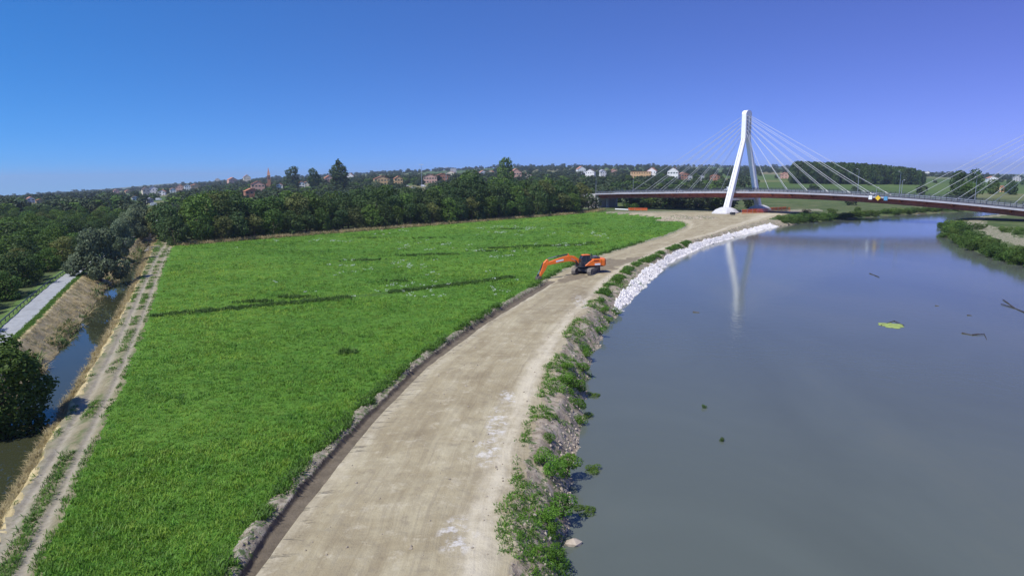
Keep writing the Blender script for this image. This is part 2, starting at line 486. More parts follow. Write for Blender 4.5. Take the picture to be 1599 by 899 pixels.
def soil_material(name, a, b, c3, scale=0.8, weeds=None, weed_amt=0.5):
    t = NT(name)
    n = t.noise(scale, 7, 0.72); f = t.noise(scale * 6, 6, 0.75)
    c = t.ramp(n, [(0.32, a), (0.5, b), (0.68, c3)])
    c = t.mix(t.step(f, 0.55, 0.75, 0, 0.5), c, tuple(v * 0.5 for v in a))
    if weeds:
        w = t.step(t.noise(scale * 1.4, 6, 0.7), 0.62 - weed_amt * 0.3, 0.70 - weed_amt * 0.3)
        c = t.mix(t.math('MULTIPLY', w, 0.85), c, weeds)
    t.color(c); t.rough(0.95, 0.12)
    t.bump(t.math('ADD', n, f), 0.6, 0.15)
    return t.m

def ground_material():
    t = NT('open_country')
    sep = t.node('ShaderNodeSeparateXYZ'); t.l.new(t.pos(), sep.inputs[0])
    v = t.node('ShaderNodeTexVoronoi'); v.inputs['Scale'].default_value = 0.0045
    v.feature = 'F1'
    t.l.new(t.scaled(t.pos(), (1, 0.75, 0)), v.inputs['Vector'])
    rnd = t.node('ShaderNodeSeparateColor'); t.l.new(v.outputs['Color'], rnd.inputs[0])
    big = t.ramp(rnd.outputs[0], [(0.0, (0.060, 0.105, 0.030)), (0.35, (0.10, 0.15, 0.045)), (0.6, (0.075, 0.12, 0.04)), (0.8, (0.21, 0.185, 0.10)), (1.0, (0.12, 0.155, 0.055))])
    n = t.noise(0.6, 7, 0.7)
    sm = t.ramp(t.noise(0.08, 6, 0.7), [(0.35, (0.05, 0.085, 0.025)), (0.55, (0.10, 0.125, 0.05)), (0.7, (0.19, 0.165, 0.095))])
    far = t.step(sep.outputs['Y'], 380, 520)
    c = t.mix(far, sm, big)
    c = t.mix(0.5, c, t.mix(n, (0.5, 0.5, 0.5), (1.4, 1.4, 1.4)), 'MULTIPLY')
    t.color(c); t.rough(0.95, 0.1); t.bump(n, 0.5, 0.3)
    return t.m

def field_material():
    t = NT('field_soil_and_crop')
    n = t.noise(0.9, 7, 0.75); b = t.noise(0.05, 4, 0.6)
    c = t.ramp(t.math('ADD', t.math('MULTIPLY', n, 0.6), t.math('MULTIPLY', b, 0.4)),
               [(0.33, (0.05, 0.12, 0.016)), (0.5, (0.09, 0.20, 0.026)), (0.66, (0.14, 0.26, 0.04))])
    c = t.mix(t.attr('band'), c, (0.06, 0.12, 0.022))
    t.color(c); t.rough(0.9, 0.1); t.bump(n, 0.8, 0.4)
    return t.m

def path_material():
    t = NT('pale_asphalt')
    n = t.noise(1.2, 7, 0.7)
    c = t.ramp(n, [(0.3, (0.27, 0.285, 0.285)), (0.7, (0.37, 0.385, 0.38))])
    c = t.mix(t.step(t.noise(0.35, 6, 0.7), 0.55, 0.68, 0, 0.5), c, (0.20, 0.20, 0.185)); t.color(c); t.rough(0.9, 0.2)
    return t.m

def track_material():
    t = NT('track_soil')
    v = t.scaled(t.pos(), (1.6, 0.5, 1))
    n = t.noise(0.9, 7, 0.72, v); f = t.noise(4.0, 6, 0.75)
    c = t.ramp(n, [(0.3, (0.17, 0.16, 0.085)), (0.5, (0.25, 0.22, 0.13)), (0.68, (0.33, 0.30, 0.19))])
    c = t.mix(t.step(t.noise(0.7, 6, 0.7, v), 0.50, 0.60, 0, 0.7), c, (0.085, 0.13, 0.035))
    r = t.math('MULTIPLY', t.attr('rut'), t.step(n, 0.3, 0.55, 0.55, 1.0))
    c = t.mix(r, c, t.ramp(f, [(0.3, (0.24, 0.21, 0.145)), (0.7, (0.38, 0.345, 0.27))]))
    t.color(c); t.rough(0.95, 0.12); t.bump(t.math('ADD', n, f), 0.6, 0.12)
    return t.m

GM = {
    'dirt_road': dirt_material(),
    'ditch': soil_material('ditch_soil', (0.11, 0.09, 0.065), (0.15, 0.125, 0.09), (0.20, 0.165, 0.12), 1.0),
    'verge': soil_material('verge_soil', (0.19, 0.16, 0.11), (0.30, 0.26, 0.19), (0.44, 0.40, 0.32), 1.6, (0.07, 0.13, 0.03), 0.45),
    'riverbank': soil_material('bank_soil', (0.20, 0.16, 0.11), (0.33, 0.275, 0.20), (0.46, 0.41, 0.32), 1.1, (0.06, 0.12, 0.025), 0.35),
    'farm_track': track_material(),
    'canal_bank': soil_material('dry_grass_bank', (0.33, 0.26, 0.12), (0.48, 0.39, 0.20), (0.57, 0.48, 0.28), 0.55, (0.20, 0.20, 0.075), 0.28),
    'path_verge': soil_material('verge_grass', (0.06, 0.11, 0.03), (0.10, 0.17, 0.045), (0.16, 0.20, 0.07), 0.5),
    'cycle_path': path_material(),
    'field': field_material(),
    'ground': ground_material(),
    'riverbed': soil_material('river_mud', (0.05, 0.045, 0.03), (0.07, 0.06, 0.04), (0.09, 0.08, 0.055), 0.4),
}

def hedge_d(x, y):
    """signed distance (m) beyond the far edge of the field"""
    a = unproj(278, 384, -0.8); b = unproj(935, 331.5, -0.8)
    dx, dy = b[0] - a[0], b[1] - a[1]; ln = math.hypot(dx, dy)
    return ((y - a[1]) * dx - (x - a[0]) * dy) / ln
HA = unproj(278, 384, -0.8); HB = unproj(935, 331.5, -0.8)

us = np.concatenate([np.linspace(-1.5, -0.80, 60)[:-1], np.linspace(-0.80, 0.80, 860), np.linspace(0.80, 1.5, 60)[1:]])
inv = np.linspace(1 / 6.0, 1 / 22.0, 40)[:-1]
inv2 = np.linspace(1 / 22.0, 1 / 420.0, 560)
rows = list(1 / inv) + list(1 / inv2)
while rows[-1] < 9000: rows.append(rows[-1] * 1.028)
ys = np.array(rows)
XX = us[None, :] * ys[:, None]; YY = np.repeat(ys[:, None], len(us), 1)
ZZ = gz(XX, YY)
nr, nc = XX.shape
V = np.stack([XX, YY, ZZ], -1).reshape(-1, 3)
# region of each cell from its middle, with ragged edges
xm = (XX[:-1, :-1] + XX[1:, 1:]) / 2; ym = (YY[:-1, :-1] + YY[1:, 1:]) / 2
jt = (vnoise(xm, ym, 1.3, 7) - 0.5) * 0.7 + (vnoise(xm, ym, 0.4, 8) - 0.5) * 0.4
xj = xm + jt
e = {k: ex(k, ym) for k in order}
REG = ['ground', 'dirt_road', 'ditch', 'verge', 'riverbank', 'farm_track', 'canal_bank', 'path_verge', 'cycle_path', 'field', 'riverbed']
reg = np.zeros(xm.shape, np.int32)
hd = hedge_d(xm, ym) + jt * 3
nearf = ym < 318
def setr(mask, name): reg[mask] = REG.index(name)
can = ym < 300
setr((xm > e['path_l'] - 2.2 + jt) & (xm < e['canal_l']) & can, 'path_verge')
setr((xj > e['path_r'] + 0.8) & (xm < e['canal_l'] + 0.3) & can, 'canal_bank')
setr((xm > e['path_l']) & (xm < e['path_r']) & can, 'cycle_path')
setr((xm >= e['canal_l'] + 0.3) & (xm < e['canal_r'] - 0.3) & can, 'riverbed')
setr((xm >= e['canal_r'] - 0.3) & (xj < e['canal_r'] + 1.1) & can, 'canal_bank')
setr((xj >= e['canal_r'] + 1.1) & (xj < e['field_l']) & can, 'farm_track')
setr((xj >= e['field_l']) & (xj < e['field_r']) & (hd < 0), 'field')
setr((xj >= e['field_l'] - 1) & (xm < e['field_r']) & (hd >= 0) & (hd < 5), 'canal_bank')
setr((xj >= e['field_r']) & (xm < e['road_r']) & (ym < 330), 'verge')
setr((xm >= e['ditch_l'] + (jt * 0.25)) & (xm < e['ditch_r'] + 0.1 + jt * 0.2) & (ym < 113), 'ditch')
setr((((xm >= e['ditch_r'] + 0.1 + jt * 0.2) & (ym < 113)) | ((xj >= e['ditch_l']) & (ym >= 113))) & (xj < e['road_r']) & (ym < 318 + jt * 8), 'dirt_road')
setr((xj >= e['road_r']) & (xm < e['river_l'] + 0.6) & (ym < 262), 'riverbank')
setr((xj * 1.0 >= e['river_r'] + 8.5 + jt * 4) & (xj < e['river_r'] + 15 + jt * 6) & (ym < 275) & (ym > 90), 'verge')
setr((xm >= e['river_l'] + 0.6) & (xm < e['river_r'] - 0.6) & (ym < 405), 'riverbed')
fi = (np.arange(nr - 1)[:, None] * nc + np.arange(nc - 1)[None, :])
quads = np.stack([fi, fi + 1, fi + nc + 1, fi + nc], -1)
# attributes: across / along for the road, lighter wheel lane, pale spots, damp soil, darker weedy band of the field
rt = (XX - ex('ditch_r', YY)) / np.maximum(ex('road_r', YY) - ex('ditch_r', YY), 0.5)
wid = np.minimum(np.maximum(ex('road_r', YY) - ex('ditch_r', YY), 0.5), 14)
lane = np.exp(-((rt - 0.86) / 0.085) ** 2) * 0.9 + np.exp(-((rt - 0.045) / 0.05) ** 2) * 0.45
def blob(px, py, rx, ry, rot=0.0, zz=0.0):
    p = unproj(px, py, zz); dx = XX - p[0]; dy = YY - p[1]
    c, s = math.cos(rot), math.sin(rot)
    q = ((dx * c + dy * s) / rx) ** 2 + ((-dx * s + dy * c) / ry) ** 2
    return 1 - smooth01((q - 0.4) / 0.9)
pale = np.clip(blob(775, 660, 0.8, 3.2) + blob(760, 705, 0.9, 2.2) + blob(715, 835, 1.0, 1.8) + blob(792, 620, 0.8, 2.0) + blob(905, 470, 1.0, 6), 0, 1)
# polygon of damp, freshly turned soil behind the digger
def inpoly(poly):
    P = [unproj(a, b, 0)[:2] for a, b in poly]
    ins = np.zeros(XX.shape, bool)
    xj2 = XX + (vnoise(XX, YY, 2.0, 21) - 0.5) * 1.2; yj2 = YY + (vnoise(XX, YY, 3.0, 22) - 0.5) * 5
    for i in range(len(P)):
        (x1, y1), (x2, y2) = P[i], P[(i + 1) % len(P)]
        c = ((y1 > yj2) != (y2 > yj2)) & (xj2 < (x2 - x1) * (yj2 - y1) / (y2 - y1 + 1e-9) + x1)
        ins ^= c
    return ins.astype(float)
damp = inpoly([(936, 404), (1008, 403), (985, 411), (958, 419), (925, 428), (880, 440), (868, 436), (900, 424), (930, 420)])
damp = np.maximum(damp, 0.42 * inpoly([(860, 450), (930, 430), (960, 436), (900, 480), (840, 500), (800, 500)]) * vnoise(XX, YY, 3, 9))
ba = unproj(235, 495, -0.8); bb = unproj(800, 433, -0.8)
def band_d(x, y):
    dx, dy = bb[0] - ba[0], bb[1] - ba[1]; ln = math.hypot(dx, dy)
    tt = ((x - ba[0]) * dx + (y - ba[1]) * dy) / ln
    dd = ((y - ba[1]) * dx - (x - ba[0]) * dy) / ln + 2.0 * np.sin(tt / ln * 3.0)
    return dd, tt / ln
bd, bt = band_d(XX, YY)
band = np.exp(-(bd / 1.3) ** 2) * ((bt > 0.0) & (bt < 1.0))

flx = ex('field_l', YY)
rut = np.clip(np.exp(-((XX - flx + 0.7) / 0.38) ** 2) + np.exp(-((XX - flx + 2.4) / 0.55) ** 2), 0, 1)
attrs = {'edge': np.exp(-((rt - 0.05) / 0.07) ** 2) * (YY < 112), 'rut': rut, 'lane': lane, 'pale': pale, 'damp': damp, 'band': band}
for ri, rname in enumerate(REG):
    sel = (reg == ri)
    q = quads[sel]
    if len(q) == 0: continue
    used, invx = np.unique(q.ravel(), return_inverse=True)
    me = np_mesh(rname, V[used], invx.reshape(-1, 4), GM[rname], smooth=True)
    if rname in ('dirt_road', 'field', 'farm_track'):
        for an, arr in attrs.items():
            a = me.attributes.new(an, 'FLOAT', 'POINT')
            a.data.foreach_set('value', arr.reshape(-1)[used].astype(np.float32))
        uvl = me.uv_layers.new(name='UVMap')
        uv = np.stack([(rt * wid).reshape(-1)[used], YY.reshape(-1)[used]], -1)
        uvl.data.foreach_set('uv', uv[invx].astype(np.float32).ravel())
    o = link(rname, me)
    tag(o, kind='structure')

# ---- water
def water_material(name, col, rough, bump, scale):
    t = NT(name)
    n = t.noise(0.045, 6, 0.6, t.scaled(t.pos(), (1, 0.35, 1)), 0.8)
    t.color(t.ramp(n, [(0.3, tuple(c * 0.86 for c in col)), (0.5, col), (0.7, (col[0] * 1.2, col[1] * 1.13, col[2] * 1.05))]))
    t.p.inputs['IOR'].default_value = 1.33
    t.rough(rough, 0.5)
    w = t.math('ADD', t.noise(scale, 3, 0.55), t.math('MULTIPLY', t.noise(scale * 4.3, 2, 0.5), 0.35))
    patch = t.step(t.noise(0.018, 3, 0.5, t.scaled(t.pos(), (0.5, 1, 1))), 0.35, 0.65, 0.35, 1.0)
    t.bump(t.math('MULTIPLY', w, patch), bump, 0.05)
    return t.m
def strip(name, la, ra, ya, yb, n, z, m, ml, mr):
    yy = np.linspace(ya, yb, n)
    a = np.stack([ex(la, yy) - ml, yy, np.full(n, z)], -1); b = np.stack([ex(ra, yy) + mr, yy, np.full(n, z)], -1)
    v = np.concatenate([a, b]); i = np.arange(n - 1)
    o = link(name, np_mesh(name, v, np.stack([i, i + n, i + n + 1, i + 1], -1), m, smooth=True))
    return tag(o, kind='structure')
MT['river'] = water_material('silty_river_water', (0.100, 0.117, 0.098), 0.08, 0.42, 0.9)
MT['canal'] = water_material('still_canal_water', (0.035, 0.04, 0.02), 0.02, 0.05, 0.7)
strip('river', 'river_l', 'river_r', 4, 408, 600, -2.0, MT['river'], 3.0, 3.0)
strip('canal', 'canal_l', 'canal_r', 4, 300, 400, -2.0, MT['canal'], 1.0, 1.0)

# ------------------------------------------------------------------ cable-stayed bridge
MT['white_paint'] = plain('white_paint', (0.84, 0.84, 0.83), 0.5, 0.03, 0.4, dirt=(0.72, 0.71, 0.69))
MT['corten'] = plain('rust_red_steel', (0.42, 0.105, 0.06), 0.7, 0.3, 0.6)
MT['concrete'] = plain('concrete', (0.42, 0.40, 0.37), 0.9, 0.18, 0.8, dirt=(0.25, 0.23, 0.2))
MT['pale_concrete'] = plain('pale_concrete', (0.56, 0.55, 0.54), 0.9, 0.12, 0.5, dirt=(0.36, 0.34, 0.31))
MT['rail'] = plain('dark_railing', (0.05, 0.055, 0.075), 0.5, 0.2, 2.0)
MT['asphalt'] = plain('asphalt', (0.06, 0.06, 0.062), 0.9, 0.15, 0.6)
MT['cable'] = plain('cable_sheath', (0.55, 0.56, 0.58), 0.5, 0.05, 1.0)
MT['slot_shade'] = plain('slot_shade', (0.06, 0.06, 0.065), 0.8, 0.1, 1.0)
MT['galv'] = plain('galvanised_steel', (0.42, 0.43, 0.45), 0.45, 0.1, 2.0, metal=0.6)

BM = np.array([108.0, 315.0]); BDIR = np.array([0.66, -0.751]); BDIR /= np.linalg.norm(BDIR)
BPER = np.array([-BDIR[1], BDIR[0]])                       # points to the far side
def deck_z(s):
    s = np.asarray(s, float)
    z = np.where(s < 10, 9.3 - 1.5 * np.clip((10 - s) / 92, 0, 2) ** 1.5, 9.3 - 5.0 * (np.clip(s - 10, 0, 100) / 97) ** 2)
    return z - np.clip(s - 110, 0, 60) * 0.03
def bpt(s, w, z):
    p = BM + BDIR * s + BPER * w
    return (p[0], p[1], float(z))
S0, S1 = -84.0, 214.0
bridge = empty('cable_stayed_bridge', (BM[0], BM[1], 0), 0, 'cable-stayed road bridge with white pylon and rust-red girders crossing the river', 'bridge')
BOFF = np.array([BM[0], BM[1], 0])
def blocal(p): return (p[0] - BOFF[0], p[1] - BOFF[1], p[2])
def bp(s, w, z): return blocal(bpt(s, w, z))
def sweep(name, prof, m, s0=S0, s1=S1, step=4.0, parent=bridge):
    """prof: (w, dz) closed profile swept along the deck"""
    ss = np.arange(s0, s1 + 0.01, step); ss = np.append(ss[:-1], s1) if abs(ss[-1] - s1) < step else np.append(ss, s1)
    mb = MB(); mb.loft([[bp(s, w, deck_z(s) + dz) for w, dz in prof] for s in ss])
    return mb.build(name, m, parent)
sweep('deck', [(-6.4, -0.30), (6.4, -0.30), (6.4, 0.0), (-6.4, 0.0)], MT['asphalt'])
MT['fascia'] = plain('grey_fascia', (0.40, 0.40, 0.44), 0.8, 0.1, 0.5)
for sg in (-1, 1):
    sweep('fascia', [(sg * 8.05, -0.42), (sg * 8.3, -0.42), (sg * 8.3, 0.24), (sg * 8.05, 0.24)], MT['fascia'])
    sweep('walkway', [(sg * 6.42, -0.22), (sg * 8.04, -0.22), (sg * 8.04, 0.12), (sg * 6.42, 0.12)], MT['concrete'])
    sweep('girder', [(sg * 5.0, -2.4), (sg * 5.45, -2.4), (sg * 5.45, -0.31), (sg * 5.0, -0.31)], MT['corten'])
    sweep('bottom_flange', [(sg * 4.6, -2.52), (sg * 5.85, -2.52), (sg * 5.85, -2.41), (sg * 4.6, -2.41)], MT['corten'])
    sweep('handrail', [(sg * 8.12, 1.70), (sg * 8.22, 1.70), (sg * 8.22, 1.80), (sg * 8.12, 1.80)], MT['rail'])
    sweep('guard_rail', [(sg * 6.5, 0.62), (sg * 6.62, 0.62), (sg * 6.62, 0.95), (sg * 6.5, 0.95)], MT['galv'])
    s = S0
    while s < S1 - 1:                                        # railing bays
        e1 = min(s + 8.8, S1); mb = MB()
        for k in range(5):
            q = s + (e1 - s) * k / 5 + 0.05
            mb.box(bp(q, sg * 8.17, deck_z(q) + 1.03), (0.12, 0.12, 1.33))
        for dz in (0.6, 0.85, 1.1, 1.35):
            mb.bar(bp(s, sg * 8.17, deck_z(s) + dz), bp(e1 - 0.08, sg * 8.17, deck_z(e1 - 0.08) + dz), 0.09)
        mb.build('railing_bay', MT['rail'], bridge)
        s += 8.8
anch = sorted([sg * (17 + 8.8 * k) for sg in (-1, 1) for k in range(6)] + [130 + sg * (17 + 8.8 * k) for sg in (-1, 1) for k in range(6)])
for s in anch:
    z = float(deck_z(s))
    MB().bar(bp(s, -5, z - 1.1), bp(s, 5, z - 1.1), 0.35, 1.2).build('cross_beam', MT['corten'], bridge)
    for sg in (-1, 1):
        a = [bp(s - 0.3, sg * 5.47, z - 0.32), bp(s - 0.3, sg * 8.02, z - 0.44), bp(s - 0.3, sg * 7.9, z - 0.8), bp(s - 0.3, sg * 5.47, z - 1.85)]
        b = [bp(s + 0.3, sg * 5.47, z - 0.32), bp(s + 0.3, sg * 8.02, z - 0.44), bp(s + 0.3, sg * 7.9, z - 0.8), bp(s + 0.3, sg * 5.47, z - 1.85)]
        MB().loft([a, b]).build('bracket', MT['corten'], bridge)

def pylon(sp):
    root = bpy.data.objects.new('pylon', None); C.objects.link(root); root.parent = bridge
    o = np.array(bp(sp, 0, 0.0))
    root.location = o
    dv = np.array([BDIR[0], BDIR[1], 0]); pv = np.array([BPER[0], BPER[1], 0]); zv = np.array([0, 0, 1.0])
    def P(a, w, z): return tuple(dv * a + pv * w + zv * z)
    ZT, ZM = 46.0, 33.5
    for sg in (-1, 1):
        # leg: chamfered hollow-looking box, tapering up and leaning in
        rings = []
        for t in np.linspace(0, 1, 8):
            z = 0.2 + (ZM - 0.2) * t
            c = sg * (14.6 - (14.6 - 1.75) * t)
            ha = 1.35 - 0.30 * t; hw = 1.55 - 0.60 * t
            ch = 0.45
            rings.append([P(-ha, c - hw + ch, z), P(-ha + ch, c - hw, z), P(ha - ch, c - hw, z), P(ha, c - hw + ch, z),
                          P(ha, c + hw - ch, z), P(ha - ch, c + hw, z), P(-ha + ch, c + hw, z), P(-ha, c + hw - ch, z)])
        MB().loft(rings).build('leg', MT['white_paint'], root)
        mb = MB()                                            # raised rib on the outer face
        for t0, t1 in ((0.0, 0.5), (0.5, 1.0)):
            z0, z1 = 0.3 + (ZM - 0.3) * t0, 0.3 + (ZM - 0.3) * t1
            w0 = sg * (14.6 - 12.85 * t0 + 1.62 - 0.55 * t0); w1 = sg * (14.6 - 12.85 * t1 + 1.62 - 0.55 * t1)
            mb.bar(P(0, w0, z0), P(0, w1, z1), 0.5, 0.22)
        mb.build('rib', MT['pale_concrete'], root)
        # upright half of the mast head
        rings = []
        for z in np.linspace(ZM - 0.4, ZT - 1.6, 6):
            t = (z - ZM) / (ZT - ZM)
            c = sg * (1.75 - 0.1 * t); ha = 1.15 - 0.08 * t; hw = 0.92
            rings.append([P(-ha, c - hw, z), P(ha, c - hw, z), P(ha, c + hw, z), P(-ha, c + hw, z)])
        MB().loft(rings).build('mast_head', MT['white_paint'], root, bevel=0.18)
        # solid dark strips: shade of the slots beside the cable anchors, put in as colour
        for aa in (-1, 1):
            MB().box(P(aa * 1.06, sg * 1.15, ZM + 5.6), (0.22, 0.42, 8.2), math.atan2(BDIR[1], BDIR[0])).build('slot_shade_strip', MT['slot_shade'], root)
    # rounded cap and web
    rings = []
    for ang in np.linspace(0, math.pi, 9):
        cw = math.cos(ang) * 2.58; cz = ZT - 1.8 + math.sin(ang) * 1.8
        rings.append([P(-1.09, cw, cz), P(1.09, cw, cz), P(1.09, cw * 0.45, ZT - 2.4), P(-1.09, cw * 0.45, ZT - 2.4)])
    MB().loft(rings).build('cap', MT['white_paint'], root)
    MB().box(P(0, 0, ZM + 6.0), (1.2, 1.66, 9.0), math.atan2(BDIR[1], BDIR[0])).build('web', MT['white_paint'], root)
    MB().bar(P(0, -8.9, 9.3 - 3.2 if sp < 50 else 0.9), P(0, 8.9, 9.3 - 3.2 if sp < 50 else 0.9), 1.2, 1.0).build('cross_beam', MT['white_paint'], root)
    # concrete footings: faceted domes
    for sg in (-1, 1):
        rings = []
        for z, r in ((-1.2, 7.6), (0.4, 7.3), (1.8, 5.4), (2.7, 2.6)):
            rings.append([P(r * 0.72 * math.cos(t), sg * 14.9 + r * math.sin(t), z) for t in np.linspace(0, 2 * math.pi, 9)[:-1]])
        MB().loft(rings).build('footing', MT['pale_concrete'], root)
    # stays
    for sd_ in (-1, 1):
        for k in range(6):
            s = sp + sd_ * (17 + 8.8 * k)
            z = float(deck_z(s))
            for sg in (-1, 1):
                top = P(sd_ * 1.05, sg * 1.6, ZM + 2.2 + 1.55 * k)
                bot = np.array(bp(s, sg * 7.75, z + 0.1)) - o
                MB().tube(top, bot, 0.07, 6).build('cable', MT['cable'], root)
                d = np.array(bot) - np.array(top); d /= np.linalg.norm(d)
                MB().tube(tuple(bot - d * 3.0), tuple(bot), 0.13, 6).build('anchor_sleeve', MT['galv'], root)
    return root
pylon(0.0)
pylon(130.0)
# abutments with wing walls and bearing pier
for s_, dr in ((S0, -1), (S1, 1)):
    z = float(deck_z(s_)); mb = MB()
    r0 = [bp(s_ + dr * 0.1, w, zz) for w, zz in ((-8.2, -1.5), (8.2, -1.5), (8.2, z - 0.45), (-8.2, z - 0.45))]
    r1 = [bp(s_ + dr * 14, w, zz) for w, zz in ((-8.2, -1.5), (8.2, -1.5), (8.2, z - 0.45), (-8.2, z - 0.45))]
    mb.loft([r0, r1]); mb.build('abutment', MT['concrete'], bridge)
    for w in (-7.4, 0, 7.4):
        MB().box(bp(s_ - dr * 1.6, w, (z - 3.6) / 2), (1.3, 1.3, z - 2.2 + 1.3), math.atan2(BDIR[1], BDIR[0])).build('pier', MT['pale_concrete'], bridge, bevel=0.08)
# approach embankment carrying the road away from the left abutment
def approach(s_, dr, length):
    mb = MB(); rings = []
    for q in np.linspace(0, length, 12):
        s = s_ + dr * (14 + q); z = float(deck_z(s_)) - 0.42
        drop = z * min(1, (q / length) ** 1.5)
        c = BM + BDIR * s; g = float(gz(c[0], c[1], False))
        z = max(z - drop, g + 0.3)
        hw = 8.2 + (z - g) * 1.6
        rings.append([bp(s, -hw, g - 2), bp(s, -8.2, z), bp(s, 8.2, z), bp(s, hw, g - 2)])
    mb.loft(rings)
    o = mb.build('embankment', GM['ground']); o.location = BOFF
    tag(o, kind='structure')
approach(S0, -1, 150); approach(S1, 1, 150)

def lamp_post(s, w, h, label, double=False):
    p = bpt(s, w, deck_z(s) + 0.12)
    t = empty('street_lamp', p, math.atan2(BPER[1], BPER[0]) + (0 if w < 0 else math.pi), label, 'street lamp', 'lamp posts along the bridge road')
    MB().tube((0, 0, 0), (0, 0, h), 0.12, 8, 0.06).build('pole', MT['galv'], t)
    MB().tube((0, 0, 0), (0, 0, 0.5), 0.2, 8).build('base', MT['galv'], t)
    for sg in ((1, -1) if double else (1,)):
        MB().tube((0, 0, h - 0.1), (sg * 1.6, 0, h + 0.25), 0.05, 6).build('arm', MT['galv'], t)
        MB().box((sg * 1.9, 0, h + 0.25), (0.8, 0.3, 0.14)).build('lamp_head', MT['white_paint'], t, bevel=0.04)
    return t
lamp_post(64, 6.9, 9.5, 'tall lamp post on the bridge just left of the gap between the two cable fans')
lamp_post(60.5, -6.9, 3.2, 'short thin post on the bridge below the far field')
lamp_post(69.5, -6.9, 6.5, 'pale lamp post beside the outermost right-hand cable')
lamp_post(48, 6.9, 10.0, 'lamp post on the bridge before the dark wood')
lamp_post(90, 6.9, 9.0, 'lamp post rising among the right-hand cables')
lamp_post(-70, 6.9, 9.5, 'lamp post near the left end of the bridge deck')
lamp_post(-97, 6.9, 9.5, 'lamp post on the approach above the dark trees left of the bridge')

# navigation signs hung on the near fascia over the river
def nav_sign(s, kind, label):
    z = float(deck_z(s)) - 0.35
    p = bpt(s, -8.36, z)
    t = empty('navigation_sign', p, math.atan2(BDIR[1], BDIR[0]), label, 'sign', 'signs hung on the bridge side')
    if kind == 'diamond':
        MB().prism([(-1.05, 0), (0, -1.05), (1.05, 0), (0, 1.05)], -0.12, -0.05).build('board', plain('sign_yellow', (0.80, 0.52, 0.03), 0.5, 0.03), t)
        MB().prism([(-1.25, 0), (0, -1.25), (1.25, 0), (0, 1.25)], -0.045, 0.0).build('backing', MT['rail'], t)
    else:
        col = (0.80, 0.80, 0.80) if kind == 'white' else (0.10, 0.30, 0.50)
        MB().box((0, -0.08, 0), (1.3, 0.06, 1.5)).build('board', plain('sign_' + kind, col, 0.5, 0.03), t)
        MB().box((0, -0.02, 0), (1.5, 0.05, 1.7)).build('backing', MT['rail'], t)
    MB().bar((0, 0.02, -1.0), (0, 0.02, 1.1), 0.08).build('bracket', MT['galv'], t)
nav_sign(59.0, 'white', 'small white navigation board on the bridge side, left of the yellow diamond')
nav_sign(61.8, 'diamond', 'yellow diamond navigation sign on the bridge side over the river')
nav_sign(64.6, 'blue', 'small blue navigation board on the bridge side, right of the yellow diamond')

# ------------------------------------------------------------------ excavator
MT['orange'] = plain('orange_paint', (0.82, 0.17, 0.015), 0.42, 0.10, 1.5, 0.5, dirt=(0.5, 0.16, 0.05))
MT['machine_grey'] = plain('machine_grey', (0.045, 0.045, 0.05), 0.6, 0.25, 3.0)
MT['track_steel'] = plain('muddy_track_steel', (0.23, 0.20, 0.165), 0.8, 0.35, 4.0)
MT['bucket_steel'] = plain('worn_bucket_steel', (0.14, 0.11, 0.085), 0.6, 0.4, 4.0, metal=0.3)
MT['chrome'] = plain('ram_chrome', (0.6, 0.6, 0.62), 0.2, 0.05, 4.0, metal=0.9)
MT['decal'] = plain('pale_decal', (0.7, 0.7, 0.72), 0.5, 0.05)
def glass_mat():
    t = NT('dark_cab_glass'); t.color((0.02, 0.03, 0.035)); t.rough(0.06, 0.6); return t.m
MT['glass'] = glass_mat()

